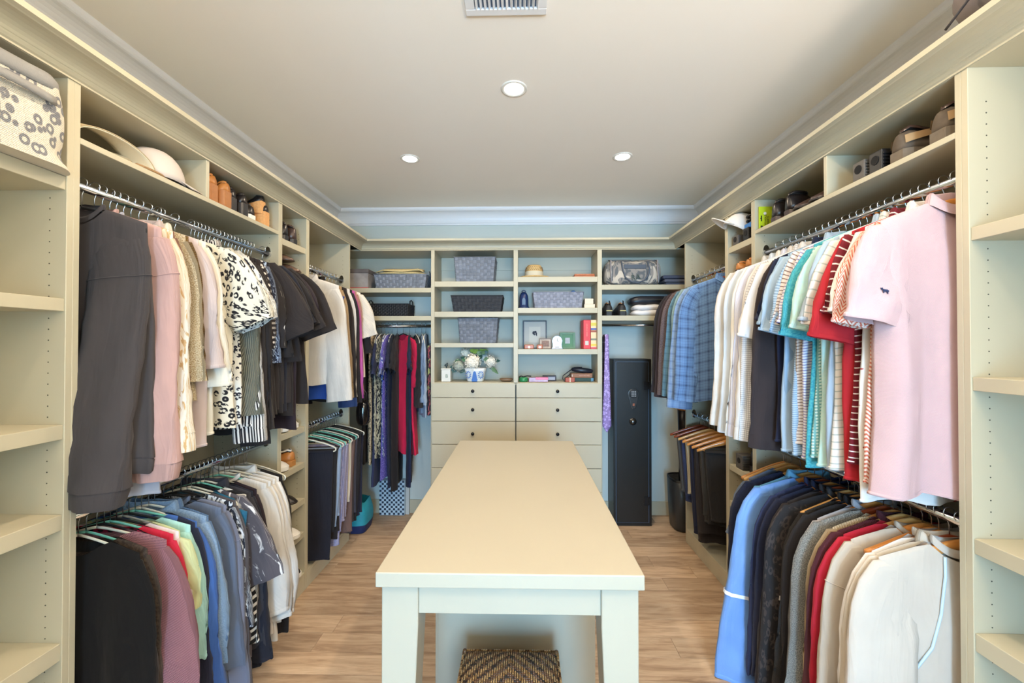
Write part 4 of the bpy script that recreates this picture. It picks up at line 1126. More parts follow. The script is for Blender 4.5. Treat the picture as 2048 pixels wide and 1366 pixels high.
# ------------------------------------------------------------------ small things
LEO = fab('bagleopard', (222, 214, 198), 'leopard', (124, 124, 128), .026, .34, weave='knit')
BLK = mat('black_plastic', (22, 22, 24), .45)
BLEATH = mat('black_leather', (34, 28, 28), .32, noise=.2, nscale=40)
BRONZE = mat('bronze_leather', (120, 96, 84), .25, .35)
WHL = mat('white_leather', (226, 222, 216), .5)
WHR = mat('white_rubber', (236, 234, 228), .6)
TANL = mat('tan_leather', (186, 122, 62), .4, noise=.12, nscale=25)
DKBR = mat('dark_brown_leather', (70, 52, 46), .3, noise=.2, nscale=30)
CORK = mat('cork', (212, 156, 98), .8, noise=.25, nscale=140)
DARK = mat('dark_lining', (18, 16, 16), .9)
GRYP = mat('grey_plastic', (84, 80, 76), .5)
GOLD = mat('gold_buckle', (196, 160, 80), .25, 1.0)


def foot_w(t):
    K_ = [(0, .42), (.06, .66), (.18, .74), (.4, .74), (.6, .92), (.72, 1.0), (.84, .92), (.93, .7), (.98, .42), (1.0, .12)]
    return np.interp(t, [k[0] for k in K_], [k[1] for k in K_])


SHOE = {
    'sneaker': dict(L=.27, W=.098, sole=[(0, .0, .034), (.5, 0, .028), (1, .006, .03)], top=[(0, .085), (.1, .098), (.25, .086), (.42, .094), (.55, .088), (.7, .066), (.9, .05), (1, .036)], op=(.05, .42), lace=True),
    'hiker': dict(L=.29, W=.108, sole=[(0, .0, .04), (.5, 0, .034), (1, .01, .036)], top=[(0, .10), (.1, .122), (.25, .108), (.42, .112), (.55, .1), (.7, .08), (.9, .06), (1, .042)], op=(.05, .40), lace=True),
    'loafer': dict(L=.27, W=.092, sole=[(0, .0, .024), (.3, 0, .018), (1, .004, .012)], top=[(0, .066), (.1, .07), (.3, .055), (.45, .06), (.6, .062), (.8, .05), (1, .022)], op=(.05, .48), lace=False),
    'dress': dict(L=.30, W=.098, sole=[(0, .0, .028), (.3, .0, .02), (1, .004, .012)], top=[(0, .078), (.1, .088), (.3, .072), (.45, .084), (.6, .074), (.8, .056), (1, .026)], op=(.05, .42), lace=True),
    'boot': dict(L=.29, W=.10, sole=[(0, .0, .036), (.3, .0, .022), (1, .004, .018)], top=[(0, .12), (.1, .138), (.35, .132), (.45, .11), (.6, .08), (.8, .062), (1, .034)], op=(.03, .38), lace=False),
    'wedge': dict(L=.25, W=.09, sole=[(0, .0, .085), (.4, .0, .055), (.8, .0, .022), (1, .004, .02)], top=[(0, .125), (.1, .13), (.25, .09), (.5, .062), (.7, .07), (.85, .052), (1, .03)], op=(.04, .62), lace=False),
    'heel': dict(L=.24, W=.08, sole=[(0, .0, .07), (.12, .0, .066), (.14, .05, .062), (.6, .0, .012), (1, .002, .01)], top=[(0, .115), (.1, .12), (.3, .075), (.6, .05), (.8, .048), (1, .018)], op=(.04, .66), lace=False),
}


def shoe(kind, name, label, loc, rz, upper, sole, group=None, lining=None, sc=1.0, pitch=0.0, accent=None, flip=False):
    """toe along local +y, heel at the origin"""
    d = SHOE[kind]; L = d['L'] * sc; W = d['W'] * sc
    r = thing(name, label, 'shoe', loc, rz, group, rot=(pitch, PI if flip else 0, rz))
    zb = lambda t: np.interp(t, [k[0] for k in d['sole']], [k[1] for k in d['sole']]) * sc
    zt = lambda t: np.interp(t, [k[0] for k in d['sole']], [k[2] for k in d['sole']]) * sc
    tp = lambda t: np.interp(t, [k[0] for k in d['top']], [k[1] for k in d['top']]) * sc
    ts = np.concatenate([[0, .03], np.linspace(.08, .92, 13), [.96, .985, 1.0]])
    m = MB(); R = []
    for t in ts:
        w = W / 2 * foot_w(t) * 1.06; y = t * L
        R.append([(-w, y, zb(t)), (w, y, zb(t)), (w * 1.02, y, zt(t) - .002), (w, y, zt(t)), (-w, y, zt(t)), (-w * 1.02, y, zt(t) - .002)])
    m.rings(R); m.build('sole', sole, r, smooth=False, world=False, bevel=.002)
    m = MB(); R = []; oa, ob = d['op']
    for t in ts:
        w = W / 2 * foot_w(t); y = .004 + t * (L - .008)
        h = tp(t) - zt(t); row = []
        inop = 1.0 if oa < t < ob else 0.0
        nar = .70 if t < ob + .05 else (.70 + .3 * min(1, (t - ob - .05) / .3))
        for k in range(13):
            a = PI * k / 12
            c, s_ = math.cos(a), math.sin(a)
            ww = w * (1 - (1 - nar) * s_ ** 2)
            zz = zt(t) - .004 + h * s_ ** .75
            if inop and .35 < k / 12 < .65: zz -= .018 * sc * (1 if .4 < k / 12 < .6 else .0)
            row.append((ww * math.copysign(abs(c) ** .8, c), y, zz))
        R.append(row)
    m.rings(R, cap=True); m.build('upper', upper, r, smooth=True, world=False)
    m = MB(); N = 16
    c0 = (oa + ob) / 2; hl = (ob - oa) / 2
    rim = []; rimo = []
    for k in range(N):
        a = 2 * PI * k / N
        t = c0 + hl * math.sin(a)
        w = W / 2 * foot_w(t) * .60
        rim.append((w * .8 * math.cos(a), .004 + t * L, tp(t) - .002))
        rimo.append((w * 1.12 * math.cos(a), .004 + (c0 + hl * 1.06 * math.sin(a)) * L, tp(t) - .006))
    m.rings([rimo, [(x * 1.0, y, z + .008) for x, y, z in rimo], [(x, y, z + .006) for x, y, z in rim]], cap=False)
    m.build('collar', upper if accent is None else accent, r, smooth=True, world=False)
    m = MB(); m.rings([[(x, y, z + .004) for x, y, z in rim], [(x * .8, c0 * L + (y - c0 * L) * .8, z - .03) for x, y, z in rim]]); m.build('lining', lining or DARK, r, world=False)
    if d['lace']:
        m = MB()
        for k in range(4):
            t = ob + .04 + .055 * k
            w = W / 2 * foot_w(t) * .42; z = tp(t)
            m.tube([(-w, t * L, z - .004), (0, t * L + .003, z + .003), (w, t * L, z - .004)], .0022, 5)
        m.build('laces', accent or upper, r, smooth=True, world=False)
    return r


def pair(kind, name, lab, x, y, z, rz, upper, sole, dy, group, words=('nearer', 'farther'), **k):
    for i, w_ in enumerate(words):
        shoe(kind, name, lab % w_, (x, y + dy * i, z), rz, upper, sole, group=group, **k)


e = .001
SG = 'shoes on the upper left shelf'
# toes to the wall = rz +90deg on the left (heels towards the room), toes to the room = -90deg
HL, TL = PI / 2, -PI / 2
sx = XL - .012
pair('wedge', 'wedge_sandal', '%s brown leather wedge sandal on the upper left shelf', sx - .01, 1.775, 2.127 + e, HL, TANL, mat('stacked_leather', (168, 106, 52), .5, noise=.2, nscale=60), .085, SG)
pair('heel', 'ankle_shoe', '%s black buckled ankle shoe beside the brown wedges', sx - .01, 1.90, 2.127 + e, HL, BLEATH, BLEATH, .08, SG)
pair('sneaker', 'slip_on_shoe', '%s black shoe with white sole on the upper left shelf', sx - .01, 2.035, 2.127 + e, HL, BLEATH, WHR, .0, SG, words=('lone',), sc=.9)
shoe('wedge', 'cork_sandal', 'black strap sandal with cork wedge, lower of the stacked two', (sx - .0, 2.135, 2.127 + e), HL, BLEATH, CORK, group=SG, sc=.92)
shoe('wedge', 'cork_sandal', 'black strap sandal with cork wedge, upper of the stacked two', (sx - .01, 2.12, 2.127 + .062), HL, BLEATH, CORK, group=SG, sc=.80)
SG2 = 'shoes in the left shoe tower'
shoe('boot', 'studded_shoe', 'black studded ankle boot with two metal eyelets in the top cubby', (sx + .005, 2.31, 2.10 + e), HL, BLEATH, BLEATH, group=SG2, sc=.78)
shoe('boot', 'studded_shoe', 'black ankle boot with pull tab at the back of the top cubby', (sx + .005, 2.40, 2.10 + e), HL, DKBR, BLEATH, group=SG2, sc=.8)
shoe('loafer', 'loafer', 'bronze metallic loafer, lower of the two in the second cubby', (sx - .24, 2.41, 1.93 + e), TL, BRONZE, DKBR, group=SG2)
shoe('loafer', 'loafer', 'bronze metallic loafer, upper of the two in the second cubby', (sx - .25, 2.38, 1.93 + .062), TL, BRONZE, DKBR, group=SG2, sc=.95)
pair('sneaker', 'sneaker', '%s white sneaker on the shelf just under the black tops', sx - .26, 2.32, 1.005 + e, TL, WHL, WHR, .105, SG2, accent=WHL)
shoe('sneaker', 'sneaker', 'white mesh sneaker beside the gum-coloured trainer', (sx - .255, 2.315, .785 + e), TL, WHL, WHR, group=SG2)
shoe('sneaker', 'sneaker', 'white trainer with tan leather side and gum sole', (sx - .01, 2.42, .785 + e), HL, TANL, mat('gum_rubber', (180, 124, 66), .6), group=SG2, accent=WHL)
pair('heel', 'heeled_sandal', '%s black strappy heel lying in the left shoe tower', sx - .23, 2.33, .565 + e, TL, BLEATH, BLEATH, .09, SG2)
shoe('sneaker', 'sneaker', 'white sneaker second from the floor in the left shoe tower', (sx - .24, 2.41, .36 + e), TL, WHL, WHR, group=SG2)
pair('sneaker', 'sneaker', '%s black canvas sneaker with thick white sole near the floor', sx - .25, 2.34, .11 + e, TL, mat('black_canvas', (48, 44, 44), .9), WHR, .105, SG2, accent=WHL)
SG3 = 'shoes on the upper right shelf'
rx = XR + .012
TAN2 = mat('hiker_tan', (170, 138, 98), .7)
HIK = mat('hiker_mesh', (92, 80, 68), .8, noise=.45, nscale=22)
HSO = mat('hiker_sole', (104, 92, 78), .6, noise=.3, nscale=50)
for i, (yy_, w_) in enumerate(((1.283, 'nearer'), (1.42, 'farther'))):
    h_ = shoe('hiker', 'hiking_shoe', '%s brown and tan hiking shoe on the upper right shelf' % w_, (rx + .005, yy_, 2.12 + e), -PI / 2, HIK, HSO, group=SG3, accent=DKBR, sc=.98)
    for s_ in (1, -1):
        m = MB(); A_ = []
        for q in range(7):
            t = .02 + .30 * q / 6; w = .108 / 2 * foot_w(t) * .99
            A_.append([(s_ * (w * .985 + .002), t * .285, .056 + .004 * q), (s_ * (w * .86 + .002), t * .285, .084 + .003 * q)])
        m.grid(np.array(A_))
        m.build('side_panel', TAN2, h_, smooth=True, world=False)
pair('dress', 'dress_shoe', '%s dark brown leather dress shoe on the upper right shelf', rx + .28, 1.80, 2.12 + e, PI / 2, DKBR, BLEATH, .105, SG3)
pair('boot', 'ankle_boot', '%s black ankle boot with its heel to the room on the right shelf', rx + .005, 2.0, 2.12 + e, -PI / 2, BLEATH, DKBR, .105, SG3, sc=.86)
SG4 = 'shoes in the right shoe tower'
pair('loafer', 'suede_shoe', '%s tan suede shoe in the right shoe tower', rx + .004, 2.35, 1.925 + e, -PI / 2, TANL, DKBR, .105, SG4, sc=1.0)
shoe('dress', 'dress_shoe', 'black dress shoe half hidden by white shirts in the right tower', (rx + .01, 2.33, 1.0 + e), -PI / 2, BLEATH, BLEATH, group=SG4)
shoe('boot', 'tall_boot', 'black polished boot standing behind the grey shoe tree', (rx + .02, 2.34, .785 + e), -PI / 2, BLEATH, BLEATH, group=SG4, sc=1.05)


def block(name, label, x0, x1, y0, y1, z0, z1, m_, grp=None):
    r_ = thing(name, label, 'shoe tree', ((x0 + x1) / 2, (y0 + y1) / 2, z0), 0, grp)
    onebox('body', m_, r_, x0, x1, y0, y1, z0, z1, .006)
    m = MB(); cx = x0 if x0 > 0 else x1
    m.v = []; m.lathe([(.016, 0), (.016, .002)], seg=14)
    m.v = [(x0 - v[2], (y0 + y1) / 2 + v[0], (z0 + z1) / 2 + .006 + v[1]) for v in m.v]
    m.build('finger_hole', DARK, r_)
    m = MB()
    for k in range(5): m.box(x0 + .004, x1 - .004, y0 - .004, y0, z0 + .012 + k * (z1 - z0 - .02) / 5, z0 + .018 + k * (z1 - z0 - .02) / 5)
    m.build('ribs', m_, r_)
    return r_


block('shoe_tree', 'grey plastic shoe tree with round hole beside the hiking shoes', 1.272, 1.36, 1.545, 1.60, 2.121, 2.195, GRYP, 'grey shoe trees')
block('shoe_tree', 'dark shoe tree between the grey one and the hiking shoe', 1.275, 1.37, 1.475, 1.53, 2.121, 2.20, BLK, 'grey shoe trees')
block('shoe_tree', 'grey shoe tree under the white cap', 1.275, 1.37, 2.44, 2.50, 2.096, 2.155, GRYP, 'grey shoe trees')
block('shoe_tree', 'dark shoe tree behind the white cap', 1.275, 1.37, 2.33, 2.385, 2.096, 2.17, BLK, 'grey shoe trees')
block('shoe_tree', 'grey shoe tree with round hole on the low tower shelf', 1.265, 1.34, 2.385, 2.46, .786, .87, GRYP, 'grey shoe trees')

# hats on the upper left shelf
STR = mat('ivory_straw', (226, 216, 192), .8, bump=.6, bscale=90)
h = thing('sun_visor', 'ivory ribbed straw visor arching over the near end of the shelf', 'hat', (-1.45, 1.33, 2.127))
P = np.zeros((26, 7, 3))
for i in range(26):
    a = PI * i / 25
    for j in range(7):
        q = j / 6; rr = 1.0 + .12 * q
        yy_ = 1.318 - .106 * math.cos(a) * rr + .035 * (a / PI) ** 2
        P[i, j] = (-1.44 + .10 * q, yy_, 2.131 + (.088 * max(0.0, math.sin(a)) ** .8) * (1.06 - .34 * q))
m = MB().grid(P); m.build('brim', STR, h, smooth=True, solid=.003)
m = MB()
for j in range(0, 7):
    m.tube([tuple(P[i, j] + np.array([0, 0, .002])) for i in range(26)], .0019, 5)
m.build('stitched_rows', mat('straw_stitch', (180, 164, 132), .8), h, smooth=True)
m = MB(); m.lathe([(.085, 0), (.083, .04), (.07, .06)], cx=-1.54, cy=1.32, cz=2.13, seg=20); m.build('headband', mat('navy_lining', (34, 34, 48), .8), h, smooth=True)
h = thing('straw_hat', 'flat woven brown edged straw hat under the visor and the cap', 'hat', (-1.48, 1.44, 2.127))
m = MB(); R_ = []
for (rr, zz) in ((.155, .004), (.157, .008), (.12, .011), (.09, .012), (.085, .045), (.05, .06), (.01, .062)): R_.append((rr, zz))
m.lathe(R_, cx=-1.49, cy=1.46, cz=2.127, seg=36, sx=1.0, sy=1.15); m.build('brim', STR, h, smooth=True)
m = MB(); m.tube([(-1.49 + .156 * math.cos(a), 1.46 + .18 * math.sin(a), 2.133) for a in np.linspace(-1.4, 1.4, 30)], .0055, 7); m.build('braided_edge', mat('brown_braid', (150, 118, 82), .8, noise=.4, nscale=150), h, smooth=True)


def cap(label, loc, rz, cloth, bill, tilt=0.0, sc=1.0, patch=None):
    """baseball cap, bill along local +y"""
    r_ = thing('baseball_cap', label, 'hat', loc, rz, rot=(tilt, 0, rz))
    N, Mn = 24, 9; P = np.zeros((Mn, N, 3))
    for i in range(Mn):
        ph = (PI / 2) * i / (Mn - 1)
        for k in range(N):
            a = 2 * PI * k / N
            rr = .088 * sc * max(0.0, math.cos(ph)) ** .8
            P[i, k] = (rr * math.cos(a), rr * 1.12 * math.sin(a), .115 * sc * math.sin(ph) ** 1.05 + .0)
    MB().grid(P, closed=True).build('crown', cloth, r_, smooth=True, world=False, solid=.002)
    m = MB(); m.lathe([(.007, 0), (.006, .005), (.001, .007)], cz=.114 * sc, seg=10); m.build('button', cloth, r_, smooth=True, world=False)
    P = np.zeros((8, 15, 3))
    for i in range(8):
        q = i / 7
        for k in range(15):
            a = PI * (.12 + .76 * k / 14)
            x = .088 * sc * math.cos(a) * (1 - .12 * q); y0_ = .098 * sc * math.sin(a)
            y1_ = .098 * sc * math.sin(a) + .078 * sc * max(0.0, math.sin(a)) ** .5 * q
            P[i, k] = (x, y0_ if i == 0 else y1_, .004 + .012 * (1 - (x / .09) ** 2) - .012 * q)
    MB().grid(P).build('bill', bill, r_, smooth=True, world=False, solid=.004)
    if patch:
        m = MB(); m.lathe([(.014, 0), (.014, .002)], seg=14); m.v = [(v[0], -(.094 * sc) - v[2] , .045 * sc + v[1]) for v in m.v]
        m.build('patch', patch, r_, world=False)
    return r_


cap('pale grey baseball cap with long bill on the upper left shelf', (-1.415, 1.545, 2.133), -.18, mat('pale_grey_cloth', (206, 196, 190), .9), mat('pale_grey_cloth', (206, 196, 190), .9), sc=1.05)
cap('white baseball cap with black patch hanging over the right tower shelf', (1.29, 2.47, 2.18), 1.2, mat('white_cloth', (226, 220, 214), .9), mat('white_cloth', (226, 220, 214), .9), tilt=.55, sc=.95, patch=BLK)
r_ = thing('luggage_strap', 'coiled luggage strap with blue band, green cord and clip beside the white cap', 'strap', (1.30, 2.37, 2.171))
m = MB(); m.tube([(1.33 + .035 * math.cos(a), 2.36 + .035 * math.sin(a), 2.20 + .004 * a) for a in np.linspace(0, 12, 40)], .006, 6, 1.8); m.build('webbing', BLK, r_, smooth=True)
m = MB().box(1.285, 1.30, 2.32, 2.40, 2.165, 2.195); m.build('blue_band', mat('blue_nylon', (40, 112, 190), .5), r_, bevel=.004)
m = MB(); m.tube([(1.29 + .02 * math.cos(a), 2.43 + .03 * math.sin(a), 2.235) for a in np.linspace(0, 6.3, 20)], .002, 5); m.build('cord_loop', mat('green_cord', (90, 130, 110), .7), r_, smooth=True)

# flat green pack standing against the end panel of the right shelf
r_ = thing('retail_pack', 'lime green hang-tab pack standing beside the black ankle boots', 'package', (1.33, 2.228, 2.121))
onebox('card', mat('lime_card', (186, 204, 30), .5), r_, 1.275, 1.40, 2.222, 2.228, 2.121, 2.245, .001)
m = MB(); m.lathe([(.026, 0), (.026, .004), (.02, .006)], seg=20); m.v = [(1.385 + v[0], 2.222 - v[2], 2.205 + v[1]) for v in m.v]; m.build('round_window', BLK, r_)
m = MB().box(1.284, 1.289, 2.2205, 2.222, 2.166, 2.196).box(1.281, 1.285, 2.2205, 2.222, 2.178, 2.184); m.build('hang_slot', DARK, r_)
m = MB(); m.lathe([(.006, 0), (.006, .001)], seg=14); m.v = [(1.288 + v[0], 2.222 - v[2], 2.137 + v[1]) for v in m.v]; m.build('round_mark', BLK, r_)
m = MB(); m.lathe([(.008, 0), (.008, .001)], seg=14); m.v = [(1.306 + v[0], 2.222 - v[2], 2.208 + v[1]) for v in m.v]; m.build('white_mark', WHR, r_)


def letters(txt, size, mt, parent, M, name='lettering', ext=.0004):
    cu = bpy.data.curves.new('lettering', 'FONT'); cu.body = txt; cu.size = size; cu.extrude = ext; cu.align_x = 'CENTER'; cu.align_y = 'CENTER'; cu.resolution_u = 2
    o = bpy.data.objects.new('lettering_src', cu); COL.objects.link(o)
    dg = bpy.context.evaluated_depsgraph_get()
    me = bpy.data.meshes.new_from_object(o.evaluated_get(dg)); bpy.data.objects.remove(o)
    me.materials.clear(); me.materials.append(mt)
    c_ = bpy.data.objects.new(name, me); COL.objects.link(c_); c_.parent = parent
    c_.matrix_local = M
    return c_


def face_mat(x, y, z, rz=0, roll=0, parent=None):
    """text plane upright facing -y (then turned rz about z); coordinates in world"""
    L_ = parent.location if parent else Vector((0, 0, 0))
    return Matrix.Translation((x - L_[0], y - L_[1], z - L_[2])) @ Matrix.Rotation(rz, 4, 'Z') @ Matrix.Rotation(PI / 2, 4, 'X') @ Matrix.Rotation(roll, 4, 'Z')


letters('HEAVY HOLD', .014, BLK, r_, face_mat(1.308, 2.2213, 2.160, 0, PI / 2, r_))
letters('INSERTS', .013, BLK, r_, face_mat(1.322, 2.2213, 2.170, 0, PI / 2, r_))

# leopard storage bag on the near left shelf
r_ = thing('storage_bag', 'soft leopard print storage bag with grey rim and side strap', 'bag', (-1.395, .975, 1.996))
NU, NV_ = 64, 22; P = np.zeros((NV_, NU, 3)); UV = np.zeros((NV_, NU, 2))
for i in range(NV_):
    q = i / (NV_ - 1)
    for k in range(NU):
        a = 2 * PI * k / NU
        ex = .38
        cx_, sy_ = math.copysign(abs(math.cos(a)) ** ex, math.cos(a)), math.copysign(abs(math.sin(a)) ** ex, math.sin(a))
        foot = math.exp(-(q / .10) ** 2)
        hx = .120 + .010 * foot + .006 * math.sin(PI * q)
        hy = .165 + .03 * foot * (1 if sy_ > 0 else 1) + .008 * math.sin(PI * q)
        P[i, k] = (-1.405 + hx * cx_ + .004 * math.sin(5 * a + q * 6), .975 + hy * sy_, 1.996 + .006 * foot * 0 + .232 * q + .004 * math.sin(3 * a) * q)
        UV[i, k] = (a * .16, q * .24)
for i in range(NV_):
    sl_ = np.concatenate([[0], np.cumsum(np.linalg.norm(np.diff(P[i], axis=0), axis=1))])
    UV[i, :, 0] = sl_
MB().grid(P, UV, closed=True).build('body', LEO, r_, smooth=True)
MB().rings([[tuple(p_) for p_ in P[0]], [tuple(p_ + np.array([0, 0, .002])) for p_ in P[0]]]).build('base', mat('bag_canvas', (206, 198, 182), .8), r_)
m = MB(); top = P[-1]; c0_ = top.mean(0)
m.rings([[tuple(c0_ + (p - c0_) * g + np.array([0, 0, dz_])) for p in top] for g, dz_ in ((1.012, -.03), (1.02, -.012), (1.012, .0), (.96, .012), (.8, .014), (.2, .014))], cap=True)
m.build('rim', mat('grey_webbing', (142, 140, 138), .8, bump=.5, bscale=400), r_, smooth=True)
m = MB(); A_ = []
for q in np.linspace(0, 1, 12):
    y_ = .885 + .21 * q; bul = .004 + .010 * math.sin(PI * q)
    A_.append([(-1.405 + .127 + bul, y_, 2.180 - .03 * 0 + .0), (-1.405 + .127 + bul, y_, 2.158)])
m.grid(np.array(A_)); m.build('strap', mat('grey_webbing', (142, 140, 138)), r_, smooth=True, solid=.003)

# grey backpack on top of the right run
r_ = thing('backpack', 'grey fabric backpack lying on top of the right cabinets', 'bag', (1.38, 1.02, ZT + .078))
P = np.zeros((14, 28, 3))
for i in range(14):
    ph = -PI / 2 + PI * i / 13
    for k in range(28):
        a = 2 * PI * k / 28; ex = .7
        f_ = lambda v: math.copysign(abs(v) ** ex, v)
        P[i, k] = (1.36 + .17 * max(0.0, math.cos(ph)) ** .6 * f_(math.cos(a)), 1.03 + .20 * max(0.0, math.cos(ph)) ** .6 * f_(math.sin(a)), ZT + .080 + .10 + .10 * math.sin(ph))
MB().grid(P, closed=True).build('body', mat('grey_nylon', (118, 108, 106), .7, bump=.3, bscale=500), r_, smooth=True)
m = MB(); m.tube([tuple((P[i, 14] + P[i, 15]) / 2 + np.array([-.002, 0, 0])) for i in range(2, 12)], .004, 6); m.tube([(1.19, 1.17 - .02 * i, ZT + .10 + .012 * i) for i in range(9)], .0035, 6)
m.build('piping', mat('dark_piping', (56, 50, 50), .6), r_, smooth=True)

# ------------------------------------------------------------------ baskets


def basket(label, x0, x1, y0, y1, z0, h, flare, col, nx, nz, grp='woven strap baskets', handles=False, seed=1):
    rs = random.Random(seed)
    r_ = thing('woven_basket', label, 'basket', ((x0 + x1) / 2, (y0 + y1) / 2, z0), 0, grp)
    ma = mat('strap_%d_%d_%d' % col, col, .7, noise=.3, nscale=60)
    mb_ = mat('strap2_%d_%d_%d' % col, tuple(int(v * .88) for v in col), .7, noise=.3, nscale=60)
    m = MB()
    cs = [(x0, y0, x1, y0), (x1, y0, x1, y1), (x1, y1, x0, y1), (x0, y1, x0, y0)]
    cxm, cym = (x0 + x1) / 2, (y0 + y1) / 2

    def pt(cx_, cy_, q, off, nrm):
        g = 1 - flare * (1 - q)
        return (cxm + (cx_ - cxm) * g + nrm[0] * off, cym + (cy_ - cym) * g + nrm[1] * off, z0 + .001 + h * q)
    for (xa, ya, xb, yb) in cs:
        ln = math.hypot(xb - xa, yb - ya); n = max(2, round(nx * ln / (x1 - x0)))
        nrm = ((yb - ya) / ln, -(xb - xa) / ln)
        for i in range(n):
            for j in range(nz):
                over = (i + j) % 2
                m.cm = (0 if over else 1) if rs.random() > .15 else 1 - (0 if over else 1)
                ga, gb = (.0, .06) if over else (.06, .0)
                u0, u1 = (i + gb) / n, (i + 1 - gb) / n; v0, v1 = (j + ga) / nz, (j + 1 - ga) / nz
                um, vm = (u0 + u1) / 2, (v0 + v1) / 2
                Q = []
                for (u, v, o_) in ((u0, v0, .0), (u1, v0, .0), (u1, v1, .0), (u0, v1, 0)) + (((um, v0, .004), (um, v1, .004)) if over else ((u0, vm, .002), (u1, vm, .002))):
                    Q.append(pt(xa + (xb - xa) * u, ya + (yb - ya) * u, v, o_ + .001, nrm))
                b0 = len(m.v); m.v += Q
                if over: fs = ((0, 4, 5, 3), (4, 1, 2, 5))
                else: fs = ((0, 1, 5, 4), (4, 5, 2, 3))
                for f_ in fs: m.f.append(tuple(b0 + k for k in f_)); m.mi.append(m.cm)
    tag(m.build('weave', [ma, mb_], r_, world=True), kind='stuff')
    m = MB()
    R_ = []
    for (q, ins) in ((0, .0), (1, .0), (1, .006), (.02, .006)):
        g = 1 - flare * (1 - q)
        hx, hy = (x1 - x0) / 2 * g - ins - .001, (y1 - y0) / 2 * g - ins - .001
        R_.append([(cxm - hx, cym - hy, z0 + h * q), (cxm + hx, cym - hy, z0 + h * q), (cxm + hx, cym + hy, z0 + h * q), (cxm - hx, cym + hy, z0 + h * q)])
    m.rings(R_, cap=True); m.build('liner', mb_, r_)
    hx, hy = (x1 - x0) / 2 + .002, (y1 - y0) / 2 + .002
    m = MB(); z = z0 + h
    m.tube([(cxm - hx, cym - hy, z), (cxm + hx, cym - hy, z), (cxm + hx, cym + hy, z), (cxm - hx, cym + hy, z), (cxm - hx, cym - hy, z)], .004, 6)
    m.build('rim', ma, r_, smooth=True)
    if handles:
        for s_ in (x0, x1):
            MB().tube([(s_, cym - .05, z), (s_, cym - .04, z + .03), (s_, cym, z + .04), (s_, cym + .04, z + .03), (s_, cym + .05, z)], .005, 6).build('handle', ma, r_, smooth=True)
    return r_


GB = (124, 130, 142); KB = (40, 42, 48)
basket('grey woven strap basket on the top shelf of the centre column', -.556, -.213, 3.40, 3.62, 2.030, .205, .10, GB, 11, 8, seed=1)
basket('low black woven strap basket on the second shelf', -.581, -.150, 3.40, 3.62, 1.780, .135, .10, KB, 13, 5, seed=2)
bk = basket('deep grey woven basket filled with cords on the third shelf', -.522, -.192, 3.40, 3.60, 1.522, .205, .10, (116, 122, 134), 11, 8, seed=3)
r_ = thing('cord_bundle', 'cream knotted cords poking out of the deep grey basket', 'cord', (-.36, 3.45, 1.727))
m = MB(); rs = random.Random(5)
for k in range(5): m.tube([(-.45 + .035 * k + .012 * i, 3.44 + rs.uniform(-.02, .03), 1.722 + .016 * math.sin(i * 1.3 + k)) for i in range(8)], .005, 6)
m.build('cord', mat('cream_cord', (206, 198, 176), .8), r_, smooth=True)
m = MB(); m.tube([(-.27 + .01 * i, 3.44, 1.727 + .008 * math.sin(i)) for i in range(7)], .007, 6); m.build('dark_cord', mat('ink_cord', (40, 46, 60), .8), r_, smooth=True)
basket('long pale grey woven basket holding papers beside the blue lantern', .100, .520, 3.42, 3.60, 1.810, .135, .08, (146, 150, 166), 15, 6, seed=4)
r_ = thing('paper_pad', 'blue and white papers lying in the long pale grey basket', 'paper', (.40, 3.50, 1.945))
MB().box(.30, .47, 3.44, 3.54, 1.944, 1.952).build('sheet', mat('paper_blue', (170, 200, 222), .7), r_)
m = MB(); m.lathe([(.02, 0), (.018, .008), (.008, .012)], cx=.44, cy=3.47, cz=1.952, seg=12); m.build('blue_cap', mat('cap_blue', (40, 100, 170), .4), r_, smooth=True)
basket('wide grey woven basket under a straw bag in the left corner bay', -1.235, -.790, 3.42, 3.62, 1.978, .120, .08, GB, 15, 5, handles=True, seed=6)
basket('long black wicker tray with raised handles in the left corner bay', -1.295, -.945, 3.42, 3.62, 1.745, .105, .03, (28, 30, 36), 22, 8, handles=True, seed=7)
# straw clutch folded over the basket
r_ = thing('straw_clutch', 'striped natural straw clutch lying folded on the grey basket', 'bag', (-1.02, 3.50, 2.10))
st = mat('natural_straw', (206, 184, 132), .8, noise=.25, nscale=120, bump=.5, bscale=200)
for k in range(2):
    P = np.zeros((9, 30, 3))
    for i in range(9):
        ph = PI * i / 8
        for j in range(30):
            a = 2 * PI * j / 30
            P[i, j] = (-1.02 + (.205 - .02 * k) * math.copysign(abs(math.cos(a)) ** .6, math.cos(a)) * max(0.0, math.sin(ph)) ** .4 + .01 * k, 3.50 + .075 * math.sin(a) * max(0.0, math.sin(ph)) ** .4, 2.100 + .026 * (k + .5) + .013 * -math.cos(ph) + .006 * math.cos(a * 2) * k)
    MB().grid(P, closed=True).build('layer', st, r_, smooth=True)
MB().tube([(-1.22, 3.43, 2.115), (-1.16, 3.425, 2.135), (-1.0, 3.42, 2.122), (-.86, 3.42, 2.14), (-.82, 3.43, 2.12)], .006, 6).build('edge_braid', st, r_, smooth=True)
r_ = thing('photo_box', 'grey marbled photo box with red base line at the corner shelf end', 'box', (-1.36, 3.50, 1.979))
onebox('box_body', mat('marbled', (150, 142, 138), .6, noise=.6, nscale=14), r_, -1.446, -1.285, 3.42, 3.60, 1.979, 2.14, .002)
onebox('base_line', mat('red_line', (190, 60, 54), .6), r_, -1.448, -1.283, 3.418, 3.602, 1.979, 1.989, .0)
onebox('lid', mat('box_dark', (96, 88, 86), .6, noise=.6, nscale=14), r_, -1.450, -1.281, 3.416, 3.604, 2.11, 2.145, .002)

